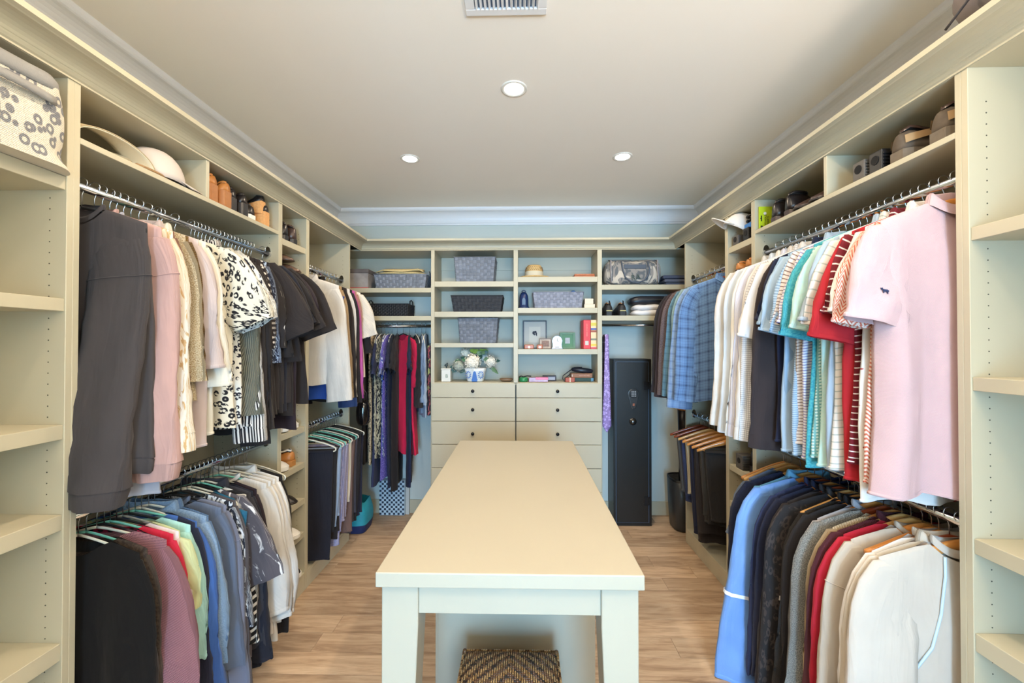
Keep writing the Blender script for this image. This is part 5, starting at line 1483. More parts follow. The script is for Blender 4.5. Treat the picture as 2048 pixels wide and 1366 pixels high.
# centre column, counter
r_ = thing('keepsake_box', 'small white box with bird finial and script letter on the counter', 'box', (-.627, 3.45, 1.199))
CW = mat('ceramic_white', (216, 214, 206), .35)
onebox('box_body', CW, r_, -.665, -.589, 3.42, 3.49, 1.199, 1.300, .003)
onebox('lid', CW, r_, -.669, -.585, 3.416, 3.494, 1.300, 1.310, .003)
b_ = MB(); b_.lathe([(.004, 0), (.003, .012), (.008, .018), (.011, .026), (.008, .034), (.003, .038)], cx=-.630, cy=3.455, cz=1.310, seg=10, sx=1.3)
b_.lathe([(.001, 0), (.006, .004), (.006, .009), (.001, .013)], cx=-.622, cy=3.455, cz=1.344, seg=10)
b_.tube([(-.637, 3.455, 1.333), (-.650, 3.455, 1.328)], [.004, .001], 6)
b_.build('bird', mat('dark_bird', (40, 60, 66), .5), r_, smooth=True)
letters('B', .042, mat('script_green', (110, 130, 110), .6), r_, face_mat(-.620, 3.4190, 1.245, 0, 0, r_))
r_ = thing('flower_pot', 'blue and white hand painted square pot on the counter', 'pot', (-.386, 3.48, 1.199))
m = MB(); R_ = []
for (s_, z_) in ((.066, 0), (.070, .01), (.078, .05), (.086, .085), (.094, .112), (.090, .114), (.080, .08), (.075, .06)):
    R_.append([(-.386 + s_ * math.copysign(abs(math.cos(a)) ** .55, math.cos(a)) * (1 + .02 * math.cos(8 * a)), 3.48 + s_ * .8 * math.copysign(abs(math.sin(a)) ** .55, math.sin(a)), 1.199 + z_) for a in [2 * PI * k / 40 for k in range(40)]])
m.rings(R_); m.build('pot_body', mat('glazed_white', (222, 224, 222), .2), r_, smooth=True)
PB = mat('cobalt_glaze', (44, 92, 170), .25)
m = MB()
for cx_ in (-.438, -.334):
    for k in range(10):
        a = k * .63 + .2; ln = .013
        x_, z_ = cx_ + .014 * math.cos(a), 1.258 + .022 * math.sin(a)
        m.prism([(x_ + ln * math.cos(a + d_) * f_, z_ + ln * math.sin(a + d_) * f_) for d_, f_ in ((0, 1), (.6, .5), (PI, .4), (-.6, .5))], 3.4055, 3.425, 'y')
m.build('painted_sprigs', PB, r_)
m = MB(); m.prism([(-.386 + x_, 1.203 + z_) for x_, z_ in ((-.020, 0), (.020, 0), (.025, .014), (.020, .024), (.016, .05), (.010, .078), (0, .085), (-.010, .078), (-.016, .05), (-.020, .024), (-.025, .014))], 3.4065, 3.425, 'y'); m.build('painted_vase', PB, r_)
r_ = thing('hydrangea_bunch', 'arrangement of white and pale blue hydrangeas with dark green leaves', 'flowers', (-.386, 3.48, 1.30))
rs = random.Random(8)
for (cx_, cy_, cz_, R0, colr, nm) in ((-.405, 3.435, 1.365, .072, (240, 232, 216), 'creamw'), (-.475, 3.50, 1.435, .045, (224, 222, 208), 'palew'), (-.525, 3.45, 1.33, .055, (164, 168, 156), 'dusty'), (-.255, 3.46, 1.365, .055, (222, 218, 206), 'palew2'), (-.315, 3.52, 1.40, .045, (190, 200, 196), 'palebl')):
    m = MB()
    for k in range(int(70 * (R0 / .06) ** 2)):
        a = rs.uniform(0, 2 * PI); u = rs.uniform(-1, 1); s_ = math.sqrt(1 - u * u)
        n_ = Vector((s_ * math.cos(a), s_ * math.sin(a), u)); c_ = Vector((cx_, cy_, cz_)) + n_ * R0 * rs.uniform(.85, 1.05)
        t1 = n_.orthogonal().normalized(); t2 = n_.cross(t1); ro = rs.uniform(0, PI); pr = rs.uniform(.010, .014)
        b0 = len(m.v)
        for q in range(8):
            an = ro + q * PI / 4; rr = pr if q % 2 == 0 else pr * .55
            p = c_ + (t1 * math.cos(an) + t2 * math.sin(an)) * rr + n_ * (.003 if q % 2 == 0 else 0)
            m.v.append(tuple(p))
        m.v.append(tuple(c_ - n_ * .003))
        for q in range(8): m.f.append((b0 + q, b0 + (q + 1) % 8, b0 + 8)); m.mi.append(0)
    m.lathe([(R0 * .8 * math.sin(t), -R0 * .8 * math.cos(t)) for t in np.linspace(.05, PI - .05, 8)], cx=cx_, cy=cy_, cz=cz_, seg=12)
    tag(m.build('flower_head', mat('petal_' + nm, colr, .7), r_), kind='stuff')
LV = [mat('leaf_dark', (52, 88, 78), .5), mat('leaf_mid', (92, 124, 88), .5), mat('leaf_lime', (138, 168, 74), .5)]
for k in range(26):
    a = rs.uniform(-.4, PI + .4); rr = rs.uniform(.09, .185)
    c_ = Vector((-.386 + rr * math.cos(a) * 1.05, 3.46 + rs.uniform(-.03, .05), 1.335 + .12 * math.sin(a) * rs.uniform(.5, 1)))
    if k < 4: c_ = Vector((-.40 + .03 * k, 3.47, 1.455))
    dirv = Vector((math.cos(a), rs.uniform(-.5, .1), math.sin(a) - .35)).normalized(); sd = dirv.cross(Vector((0, 1, .2))).normalized()
    ln, wd_ = rs.uniform(.05, .075), rs.uniform(.015, .022)
    A_ = np.zeros((7, 3, 3))
    for i in range(7):
        q = i / 6
        for j in (-1, 0, 1):
            p = c_ + dirv * ln * (q - .3) + sd * (j * wd_ * math.sin(PI * min(.97, q + .03)) ** .8) + Vector((0, -.004 * abs(j), -.012 * q * q))
            A_[i, j + 1] = p
    MB().grid(A_).build('leaf', LV[2 if k < 4 else (k % 2)], r_, smooth=True)
r_ = thing('trinket_dish', 'shallow brown oval trinket dish at the corner of the counter', 'dish', (-.124, 3.45, 1.199))
m = MB(); m.lathe([(.035, 0), (.052, .012), (.057, .026), (.053, .027), (.045, .012), (.01, .006)], cx=-.124, cy=3.45, cz=1.199, seg=28, sy=.7); m.build('bowl', mat('brown_wood', (120, 96, 74), .4, noise=.3), r_, smooth=True)

# right column
r_ = thing('straw_hat', 'straw fedora with cream band on the top shelf of the right column', 'hat', (.115, 3.50, 2.067))
sw = mat('fedora_straw', (206, 172, 116), .8, noise=.25, nscale=90, bump=.6, bscale=260)
m = MB(); m.lathe([(.02, .006), (.075, .006), (.118, .010), (.126, .018), (.128, .014), (.118, .004), (.02, .002)], cx=.115, cy=3.51, cz=2.067, seg=40, sy=.85); m.build('brim', sw, r_, smooth=True)
m = MB(); m.lathe([(.078, .006), (.076, .05), (.072, .075), (.066, .10), (.055, .116), (.03, .112), (.005, .108)], cx=.112, cy=3.51, cz=2.067, seg=40, sy=.9); m.build('crown', sw, r_, smooth=True)
m = MB(); m.lathe([(.0795, .008), (.0785, .03), (.0765, .062)], cx=.112, cy=3.51, cz=2.067, seg=40, sy=.9, cap=False); m.build('hat_band', mat('cream_band', (206, 196, 172), .8), r_, smooth=True)
m = MB()
for k in range(28):
    for j in range(3):
        a = 2 * PI * (k + .5 * (j % 2)) / 28; rr = .0765 - .003 * j; z_ = 2.067 + .072 + .012 * j
        cx_, cy_ = .112 + rr * math.cos(a), 3.51 + rr * .9 * math.sin(a)
        m.lathe([(.0028, -.002), (.0028, .002)], cx=cx_, cy=cy_, cz=z_, seg=5)
tag(m.build('open_weave', mat('weave_shadow', (112, 82, 48), .8), r_), kind='stuff')
r_ = thing('cigar_box', 'flat orange brown wooden box at the right end of the top shelf', 'box', (.54, 3.50, 2.067))
OB = mat('orange_wood', (172, 92, 44), .35, noise=.15)
onebox('box_body', OB, r_, .445, .615, 3.43, 3.56, 2.067, 2.087, .002)
onebox('lid', OB, r_, .447, .613, 3.432, 3.558, 2.088, 2.099, .003)
r_ = thing('lantern', 'glossy navy blue ceramic lantern with arched top', 'lantern', (.022, 3.50, 1.811))
NB = mat('navy_glaze', (28, 50, 96), .15, coat=.6)
m = MB(); m.lathe([(.050, 0), (.050, .012), (.040, .022), (.038, .09), (.034, .12), (.024, .138), (.012, .146), (.002, .148)], cx=.024, cy=3.50, cz=1.811, seg=24); m.build('lantern_body', NB, r_, smooth=True)
MB().tube([(.024 + .016 * math.cos(a), 3.50, 1.957 + .014 * math.sin(a)) for a in np.linspace(0, PI, 10)], .004, 6).build('loop_handle', NB, r_, smooth=True)
m = MB(); m.prism([(.024 + x_, 1.845 + z_) for x_, z_ in ((-.014, 0), (.014, 0), (.014, .04), (.008, .056), (0, .06), (-.008, .056), (-.014, .04))], 3.4605, 3.466, 'y'); m.build('opening', mat('lantern_glow_glass', (96, 120, 150), .1), r_)
r_ = thing('notecard_stack', 'stack of cream note boxes at the end of the pale grey basket', 'box', (.57, 3.48, 1.811))
NC = mat('cream_card', (224, 210, 190), .7)
onebox('lower_box', NC, r_, .527, .615, 3.43, 3.54, 1.811, 1.846, .001); onebox('upper_box', NC, r_, .532, .602, 3.432, 3.53, 1.847, 1.892, .001)


def frame_obj(name, label, cat, x0, x1, z0, z1, y, fw, fm, mm, pm, tilt=.06, mat_in=.03, grp=None, thick=.014):
    r_ = thing(name, label, cat, ((x0 + x1) / 2, y, z0), 0, grp); w = x1 - x0; h_ = z1 - z0
    r_.rotation_euler = (-tilt, 0, 0)
    m = MB(); m.box(-w / 2, -w / 2 + fw, 0, thick, 0, h_).box(w / 2 - fw, w / 2, 0, thick, 0, h_).box(-w / 2 + fw, w / 2 - fw, 0, thick, 0, fw).box(-w / 2 + fw, w / 2 - fw, 0, thick, h_ - fw, h_)
    m.build('frame', fm, r_, world=False, bevel=.001)
    MB().box(-w / 2 + fw, w / 2 - fw, .005, thick - .002, fw, h_ - fw).build('mount', mm, r_, world=False)
    MB().box(-w / 2 + fw + mat_in, w / 2 - fw - mat_in, .003, .005, fw + mat_in, h_ - fw - mat_in).build('print', pm, r_, world=False)
    return r_


PAPER = mat('paper', (206, 204, 196), .8); PAPER2 = mat('paper_grey', (190, 190, 186), .8)
f1 = frame_obj('picture_frame', 'black framed matted sketch leaning on the back of the third shelf', 'picture', .017, .226, 1.473, 1.722, 3.60, .010, mat('ink_frame', (28, 38, 58), .4), PAPER2, PAPER, mat_in=.045)
m = MB()
for (x_, z_, sx_, sz_) in ((-.012, .140, .010, .016), (.004, .148, .012, .010), (.012, .132, .008, .014), (-.004, .128, .006, .012), (.016, .118, .004, .008)):
    m.prism([(x_ + sx_ * math.cos(t), z_ + sz_ * math.sin(t)) for t in np.linspace(0, 2 * PI, 8)[:-1]], .0018, .003, 'y')
m.build('ink_drawing', mat('ink', (50, 54, 70), .8), f1, world=False)
g1 = frame_obj('picture_frame', 'green picture frame with small photograph inside', 'picture', .338, .470, 1.473, 1.615, 3.57, .020, mat('green_frame', (98, 140, 112), .5), mat('green_mount', (82, 136, 96), .5), mat('photo_grey', (176, 178, 182), .4, noise=.4, nscale=40), mat_in=.026, thick=.022)
p1 = frame_obj('photo_tile', 'brown and cream embossed photo tile on the third shelf', 'picture', .156, .258, 1.473, 1.563, 3.50, .006, mat('tile_edge', (120, 104, 94), .4), mat('tile_face', (186, 168, 152), .5, noise=.6, nscale=35), mat('tile_relief', (128, 96, 80), .5, noise=.7, nscale=60), mat_in=.014)
r_ = thing('desk_clock', 'small silver desk clock with round white dial', 'clock', (.306, 3.50, 1.473))
SV = mat('polished_silver', (150, 156, 164), .3, .9)
m = MB(); m.prism([(.306 + x_, 1.473 + z_) for x_, z_ in [(-.046, 0), (.046, 0), (.046, .008), (.040, .014)] + [(.044 * math.cos(a), .066 + .046 * math.sin(a)) for a in np.linspace(-.5, PI + .5, 20)] + [(-.040, .014), (-.046, .008)]], 3.485, 3.51, 'y'); m.build('case', SV, r_, bevel=.002)
m = MB(); m.lathe([(.035, 0), (.035, .003)], seg=28); m.v = [(.306 + v[0], 3.485 - v[2], 1.539 + v[1]) for v in m.v]; m.build('dial', mat('dial_white', (236, 236, 228), .4), r_)
m = MB(); m.box(.305, .307, 3.480, 3.4815, 1.539, 1.562).box(.306, .322, 3.480, 3.4815, 1.538, 1.540)
for k in range(12):
    a = PI * k / 6; x_, z_ = .306 + .030 * math.cos(a), 1.539 + .030 * math.sin(a); m.box(x_ - .001, x_ + .001, 3.4805, 3.482, z_ - .001, z_ + .001)
m.build('hands', DARK, r_)
m = MB().box(.288, .324, 3.483, 3.485, 1.484, 1.492); m.build('name_plate', mat('plate_copper', (150, 110, 96), .4), r_)
for (x0_, x1_, lab) in ((.028, .106, 'low carved amber wooden ring dish at the foot of the black frame'), (.132, .180, 'small square amber wooden candle block beside the photo tile')):
    r_ = thing('wooden_trinket', lab, 'ornament', ((x0_ + x1_) / 2, 3.43, 1.473))
    MB().box(x0_, x1_, 3.41, 3.45, 1.473, 1.509).build('block_body', OB, r_, bevel=.006)
    m = MB(); m.lathe([(.011, 0), (.011, .003)], seg=12); m.v = [((x0_ + x1_) / 2 + v[0], 3.41 - v[2], 1.488 + v[1]) for v in m.v]; m.build('pale_inlay', mat('bone_inlay', (222, 196, 178), .4), r_)
r_ = thing('book', 'tall coral red book with white spine label standing on the third shelf', 'book', (.547, 3.47, 1.473), 0, 'books on the third shelf')
MB().box(.518, .577, 3.42, 3.58, 1.473, 1.715).build('cover', mat('coral_red', (214, 62, 70), .5), r_, bevel=.004)
MB().box(.532, .560, 3.4185, 3.42, 1.505, 1.54).build('spine_label', PAPER, r_)
letters('LIBRARY OF HISTORY', .011, mat('pale_gold', (236, 180, 160), .5), r_, face_mat(.547, 3.4192, 1.63, 0, PI / 2, r_))
r_ = thing('book', 'thick book with cream, blue and yellow banded spine beside the red one', 'book', (.602, 3.47, 1.473), 0, 'books on the third shelf')
MB().box(.579, .624, 3.42, 3.58, 1.473, 1.715).build('cover', mat('banded_cream', (232, 204, 160), .5), r_, bevel=.002)
for k, (za, zb_, c_) in enumerate(((1.665, 1.69, (206, 190, 70)), (1.632, 1.645, (40, 70, 160)), (1.612, 1.627, (150, 70, 44)), (1.545, 1.56, (110, 116, 100)), (1.497, 1.515, (224, 190, 70)), (1.474, 1.488, (206, 70, 90)))):
    MB().box(.5785, .6245, 3.4185, 3.42, za, zb_).build('spine_band', mat('band%d' % k, c_, .5), r_)
# counter of the right column
r_ = thing('green_tin', 'small green tin with dark bow on the counter', 'tin', (.018, 3.45, 1.199))
m = MB(); m.lathe([(.034, 0), (.038, .01), (.036, .034), (.02, .038), (.002, .039)], cx=.02, cy=3.45, cz=1.199, seg=24); m.build('tin_body', mat('tin_green', (44, 132, 82), .35), r_, smooth=True)
MB().tube([(-.018, 3.44, 1.236), (.0, 3.44, 1.247), (.02, 3.44, 1.240), (.05, 3.44, 1.248), (.085, 3.45, 1.244)], .004, 6).build('bow', DARK, r_, smooth=True)
r_ = thing('gift_box', 'flat silver and red gift box on the counter', 'box', (.145, 3.44, 1.199))
onebox('box_body', mat('silver_red', (150, 112, 118), .35, .3, noise=.5, nscale=25), r_, .066, .224, 3.41, 3.48, 1.199, 1.236, .002)
onebox('lid', mat('red_foil', (170, 60, 72), .3, .3, noise=.4, nscale=30), r_, .120, .2255, 3.4085, 3.4815, 1.218, 1.2385, .001)
r_ = thing('eyeglass_case', 'dark framed narrow case behind the gift box', 'case', (.24, 3.53, 1.199))
onebox('case_body', mat('case_dark', (50, 40, 50), .5), r_, .185, .300, 3.51, 3.55, 1.199, 1.246, .003); onebox('window_strip', mat('case_pale', (164, 160, 170), .4), r_, .195, .290, 3.508, 3.51, 1.208, 1.234, 0)
r_ = thing('ring_box', 'small rust red ring box with pale ribbon on the counter', 'box', (.406, 3.44, 1.199))
onebox('box_body', mat('rust_box', (160, 74, 48), .5), r_, .367, .445, 3.41, 3.47, 1.199, 1.234, .003); onebox('ribbon', NC, r_, .402, .410, 3.4085, 3.4715, 1.199, 1.2355, 0)
r_ = thing('book', 'dark green book lying at the bottom of the counter pile', 'book', (.53, 3.51, 1.199), 0, 'books piled on the counter')
onebox('cover', mat('green_cloth', (38, 66, 60), .6), r_, .450, .606, 3.46, 3.57, 1.199, 1.230, .002); onebox('blue_end', mat('blue_end', (80, 130, 160), .5), r_, .586, .607, 3.4585, 3.5715, 1.202, 1.228, 0)
r_ = thing('book', 'brown leather bound book lying on top of the green one', 'book', (.51, 3.51, 1.231), 0, 'books piled on the counter')
onebox('cover', mat('tan_cover', (138, 92, 58), .5), r_, .422, .598, 3.46, 3.57, 1.2305, 1.268, .003); onebox('spine_label', PAPER, r_, .426, .432, 3.4585, 3.46, 1.24, 1.258, 0)
letters('ESSAYS AND TALES', .010, mat('pale_gold', (236, 180, 160), .5), r_, face_mat(.53, 3.4590, 1.249, 0, 0, r_))
r_ = thing('belt_pouch', 'black leather pouch with trailing strap on top of the counter books', 'pouch', (.51, 3.50, 1.269))
P = np.zeros((8, 24, 3))
for i in range(8):
    ph = -PI / 2 + PI * i / 7
    for k in range(24):
        a = 2 * PI * k / 24
        P[i, k] = (.518 + .095 * max(0.0, math.cos(ph)) ** .4 * math.cos(a), 3.50 + .05 * max(0.0, math.cos(ph)) ** .4 * math.sin(a), 1.292 + .022 * math.sin(ph) - .012 * math.cos(a) * .6)
MB().grid(P, closed=True).build('pouch_body', mat('ink_leather', (28, 34, 48), .35), r_, smooth=True)
MB().tube([(.43, 3.46, 1.305), (.39, 3.44, 1.28), (.35, 3.43, 1.25), (.345, 3.42, 1.225), (.36, 3.42, 1.205), (.365, 3.43, 1.23), (.41, 3.44, 1.262)], .004, 6).build('strap', mat('ink_leather', (28, 34, 48)), r_, smooth=True)

# right corner bay
CAMO = fab('camo', (150, 144, 138), 'brush', (96, 100, 104), .045, .5, c3=(196, 186, 172), rough=.7)
r_ = thing('duffel_bag', 'grey digital camouflage duffel bag with webbing handles', 'bag', (.94, 3.50, 2.0))
P = np.zeros((18, 44, 3)); UV = np.zeros((18, 44, 2))
for i in range(18):
    q = i / 17; ph = -PI / 2 + PI * q
    for k in range(44):
        a = 2 * PI * k / 44; ex = .5
        f_ = lambda v: math.copysign(abs(v) ** ex, v)
        hx = .245 - .018 * q; hz = .205
        hump = .018 * abs(math.cos(a)) ** 4 * q
        P[i, k] = (.938 + hx * max(0.0, math.cos(ph)) ** .35 * f_(math.cos(a)), 3.515 + .11 * max(0.0, math.cos(ph)) ** .35 * f_(math.sin(a)), 2.002 + hz * (.5 + .5 * math.copysign(abs(math.sin(ph)) ** .6, math.sin(ph))) + hump + .006 * math.sin(7 * a + q * 5))
        UV[i, k] = (a * .2, q * .3)
MB().grid(P, UV, closed=True).build('bag_body', CAMO, r_, smooth=True)
WB = mat('slate_webbing', (84, 92, 104), .8)
m = MB(); m.tube([(.83, 3.41, 2.195), (.838, 3.398, 2.13), (.86, 3.392, 2.06), (.91, 3.388, 2.022), (.96, 3.388, 2.018), (1.01, 3.39, 2.035), (1.045, 3.394, 2.08), (1.055, 3.398, 2.14), (1.04, 3.41, 2.195)], .007, 6, 1.6); m.build('handle', WB, r_, smooth=True)
m = MB(); m.box(.85, 1.03, 3.400, 3.41, 2.135, 2.17); m.build('handle_wrap', WB, r_, bevel=.004)
m = MB()
for x_ in (.745, 1.13): m.tube([(x_, 3.405, 2.02), (x_ - .005, 3.40, 2.12), (x_, 3.42, 2.205), (x_ + .004, 3.50, 2.222)], .006, 6, 1.7)
m.build('side_straps', mat('light_webbing', (150, 146, 150), .8), r_, smooth=True)
MB().tube([(.74, 3.46, 2.216), (.9, 3.455, 2.20), (1.0, 3.455, 2.20), (1.14, 3.46, 2.216)], .004, 6).build('zip', WB, r_, smooth=True)
letters('RA', .062, mat('camo_letters', (70, 82, 72), .7), r_, face_mat(.945, 3.397, 2.062, 0, .1, r_), ext=.002)
r_ = thing('folded_jeans', 'stack of folded dark blue clothes in the corner of the duffel shelf', 'clothes', (1.30, 3.50, 1.9995))
for k, (h_, c_) in enumerate(((.028, (62, 72, 94)), (.026, (92, 98, 116)), (.030, (70, 78, 100)))):
    MB().box(1.205 - .01 * k, 1.40, 3.44, 3.60, 2.0 + .029 * k, 2.0 + .029 * k + h_).build('folded_layer', mat('folded%d' % k, c_, .9), r_, bevel=.010)
HT = mat('trail_black', (44, 42, 42), .6, noise=.6, nscale=60)
for k, w_ in enumerate(('first', 'second')):
    s0 = shoe('hiker', 'trail_shoe', '%s black and tan trail shoe beside the folded white towel' % w_, (.728 + .112 * k, 3.405, 1.747), 0, HT, BLK, group='trail shoes in the right corner bay', accent=mat('trail_tan', (150, 116, 84), .6), sc=.92)
    m = MB(); m.tube([(0, -.001, .095), (0, -.010, .118), (0, .003, .122)], .005, 6); m.build('pull_tab', BLK, s0, world=False)
    m = MB(); m.box(-.024, .024, -.003, .001, .038, .046); m.build('reflector', mat('khaki_patch', (170, 160, 110), .5), s0, world=False)
r_ = thing('folded_towel', 'folded white towel under the black camera case', 'towel', (1.05, 3.48, 1.747))
TW = mat('towel_white', (228, 224, 222), .95, bump=.8, bscale=300)
P = np.zeros((2, 1, 3))
for k in range(2):
    P = np.zeros((10, 30, 3))
    for i in range(10):
        ph = -PI / 2 + PI * i / 9
        for j in range(30):
            a = 2 * PI * j / 30; f_ = lambda v: math.copysign(abs(v) ** .6, v)
            P[i, j] = (1.055 + .132 * max(0.0, math.cos(ph)) ** .4 * f_(math.cos(a)) + .006 * k, 3.48 + .09 * max(0.0, math.cos(ph)) ** .4 * f_(math.sin(a)), 1.772 + .045 * k + .0245 * math.sin(ph) + .003 * math.sin(4 * a))
    MB().grid(P, closed=True).build('fold', TW, r_, smooth=True)
r_ = thing('camera_case', 'rounded black zip case lying tilted on the white towel', 'case', (1.07, 3.49, 1.842))
P = np.zeros((10, 36, 3))
for i in range(10):
    ph = -PI / 2 + PI * i / 9
    for j in range(36):
        a = 2 * PI * j / 36; f_ = lambda v: math.copysign(abs(v) ** .45, v)
        x_ = .165 * max(0.0, math.cos(ph)) ** .25 * f_(math.cos(a))
        P[i, j] = (1.072 + x_, 3.49 + .08 * max(0.0, math.cos(ph)) ** .25 * f_(math.sin(a)), 1.878 + .036 * math.sin(ph) + (.10 * (x_ + .08) if x_ < -.08 else 0))
MB().grid(P, closed=True).build('case_body', mat('case_black', (26, 28, 36), .4), r_, smooth=True)
MB().tube([(.93, 3.408, 1.872), (1.0, 3.404, 1.878), (1.20, 3.405, 1.878)], .003, 5).build('zip', GRYP, r_, smooth=True)
r_ = thing('gift_box', 'red gift box with orange base behind the plum sport coat', 'box', (1.32, 3.52, 1.747))
onebox('box_body', mat('red_box', (186, 38, 48), .4), r_, 1.25, 1.40, 3.46, 3.58, 1.76, 1.895, .002); onebox('base_line', mat('orange_base', (206, 110, 60), .5), r_, 1.249, 1.401, 3.459, 3.581, 1.747, 1.762, 0)

# gun safe
r_ = thing('gun_safe', 'tall narrow black steel gun safe with keypad and round dial', 'safe', (.93, 3.56, 0))
SF = mat('safe_black', (26, 23, 19), .38, .2, bump=.15, bscale=500); SF2 = mat('safe_door', (34, 30, 25), .34, .2, bump=.15, bscale=500)
onebox('safe_body', SF, r_, .773, 1.087, 3.455, YB - .002, 0, 1.388, .004)
onebox('safe_door', SF2, r_, .796, 1.058, 3.446, 3.456, .032, 1.362, .003)
m = MB()
for (a0_, a1_, b0_, b1_) in ((.790, .7945, .03, 1.364), (1.0595, 1.064, .03, 1.364)): m.box(a0_, a1_, 3.4525, 3.4548, b0_, b1_)
for z_ in (.028, 1.363): m.box(.79, 1.064, 3.4525, 3.4548, z_, z_ + .004)
m.build('door_gap', mat('seam_blue', (70, 84, 104), .4), r_)
kp = MB(); kp.prism([(.933 + x_, z_) for x_, z_ in [(.046 * math.cos(a), 1.098 + .046 * math.sin(a)) for a in np.linspace(-.35, PI + .35, 20)] + [(-.018, .985), (-.010, .975), (.010, .975), (.018, .985)]], 3.432, 3.447, 'y')
kp = kp.build('keypad_plate', mat('pewter', (96, 94, 92), .25, .9), r_, bevel=.003)
m = MB(); m.lathe([(.034, 0), (.034, .004), (.030, .006)], seg=24); m.v = [(.933 + v[0], 3.432 - v[2], 1.10 + v[1]) for v in m.v]; m.build('keypad', BLK, kp).location = (-.93, -3.56, 0)
for i in range(3):
    for j in range(4):
        o_ = MB().box(.915 + .014 * i, .923 + .014 * i, 3.4235, 3.427, 1.078 + .013 * j, 1.086 + .013 * j).build('key', mat('key_grey', (150, 150, 150), .5), kp); o_.location = (-.93, -3.56, 0)
m = MB().box(.925, .941, 3.4295, 3.433, 1.0, 1.022); m.build('status_light', mat('copper_led', (150, 84, 50), .4), kp).location = (-.93, -3.56, 0)
m = MB(); m.lathe([(.031, 0), (.030, .006), (.020, .008), (.018, .022), (.012, .026)], seg=24); m.v = [(.930 + v[0], 3.447 - v[2], .869 + v[1]) for v in m.v]; m.build('dial', mat('pewter', (96, 94, 92)), r_, smooth=True)
for (za, zb_) in ((1.135, 1.205), (.175, .248)):
    MB().box(1.02, 1.058, 3.440, 3.447, za, zb_).box(1.056, 1.070, 3.436, 3.452, za + .005, zb_ - .005).build('hinge', mat('hinge_black', (44, 44, 46), .3, .6), r_, bevel=.002)
# tie rack and purple tie
r_ = thing('tie_rack', 'slim metal pull-out tie rack on the drawer unit side panel', 'tie rack', (.675, 3.45, 1.58))
m = MB().box(.663, .668, 3.38, 3.62, 1.575, 1.595); m.build('rail', CHROME, r_)
for k in range(9): MB().tube([(.668, 3.39 + .025 * k, 1.585), (.69, 3.39 + .025 * k, 1.585), (.716, 3.39 + .025 * k, 1.589)], .002, 5).build('peg', CHROME, r_)
tie_c = [('purple', (150, 128, 190)), ('navy dotted', (52, 54, 84)), ('wine red', (96, 40, 54)), ('silver grey', (150, 152, 160)), ('sea green', (70, 110, 110)), ('black', (30, 28, 32))]
for k, (nm, c_) in enumerate(tie_c):
    y_ = 3.392 + .025 * k * 1.0; L_ = .80 - .02 * k
    r_ = thing('necktie', ('purple paisley necktie hanging nearest on the tie rack' if k == 0 else '%s necktie hanging behind the purple one' % nm), 'tie', (.70, y_, 1.59), 0, 'neckties on the rack')
    P = np.zeros((16, 5, 3)); UV = np.zeros((16, 5, 2))
    for i in range(16):
        q = i / 15; w_ = .014 + .024 * q ** 1.2
        if i == 15: w_ = .003
        for j in range(5):
            u = j / 4 - .5
            P[i, j] = (.702 + 2 * u * w_, y_ - .008 - .003 * math.cos(u * PI) - .004 * math.sin(q * 5), 1.592 - L_ * q)
            UV[i, j] = (u * w_ * 2, L_ * q)
    MB().grid(P, UV).build('front_blade', fab('tie_' + nm.replace(' ', '_'), c_, 'leopard', tuple(min(255, v + 50) for v in c_), .016, rough=.4), r_, smooth=True, solid=.003)
    P2 = P.copy(); P2[:, :, 1] += .014; P2[:, :, 2] = 1.592 - (1.592 - P2[:, :, 2]) * .94
    MB().grid(P2, UV).build('tail', mat('tie_dark', (34, 30, 44), .6), r_, smooth=True, solid=.002)
# scarf roll hanging at the left side of drawer unit
r_ = thing('scarf', 'multicoloured floral scarf hanging beside the drawer unit', 'scarf', (-.765, 3.45, 1.5))
FL = fab('floralscarf', (52, 44, 58), 'brush', (186, 92, 96), .04, .55, c3=(170, 172, 110))
P = np.zeros((20, 12, 3)); UV = np.zeros((20, 12, 2))
for i in range(20):
    q = i / 19
    for j in range(12):
        a = 2 * PI * j / 12; P[i, j] = (-.768 + .017 * math.cos(a) * (1 + .2 * math.sin(q * 14)), 3.45 + .05 * math.sin(a), 1.50 - .58 * q); UV[i, j] = (a * .03, q * .58)
MB().grid(P, UV, closed=True).build('scarf_cloth', FL, r_, smooth=True)
MB().tube([(-.745, 3.45, 1.515), (-.775, 3.45, 1.515), (-.785, 3.45, 1.50)], .003, 6).build('hook', CHROME, r_)

# floor things
r_ = thing('checkered_box', 'blue and white checkered box standing under the hanging dresses', 'box', (-1.14, 3.63, 0))
onebox('box_body', mat('pale_blue_card', (196, 214, 226), .6), r_, -1.250, -1.028, 3.615, 3.675, .004, .31, .002)
m = MB(); s_ = .0201
for i in range(11):
    for j in range(15):
        if (i + j) % 2 == 0: m.box(-1.250 + s_ * i + .001, -1.250 + s_ * (i + 1) - .001, 3.6135, 3.615, .008 + s_ * j + .001, .008 + s_ * (j + 1) - .001)
tag(m.build('checks', mat('check_navy', (38, 52, 74), .6), r_), kind='stuff')
r_ = thing('folded_board', 'flat grey board leaning on the wall beside the checkered box', 'board', (-1.01, 3.66, 0))
onebox('board_panel', mat('grey_board', (150, 154, 156), .7), r_, -1.026, -.995, 3.655, 3.675, 0, .36, .002)
onebox('board_edge', PAPER2, r_, -1.026, -.995, 3.648, 3.655, 0, .36, .001)
r_ = thing('tote_bag', 'turquoise and navy tote bag on the floor beneath the corner dresses', 'bag', (-1.33, 3.36, 0))
P = np.zeros((12, 30, 3))
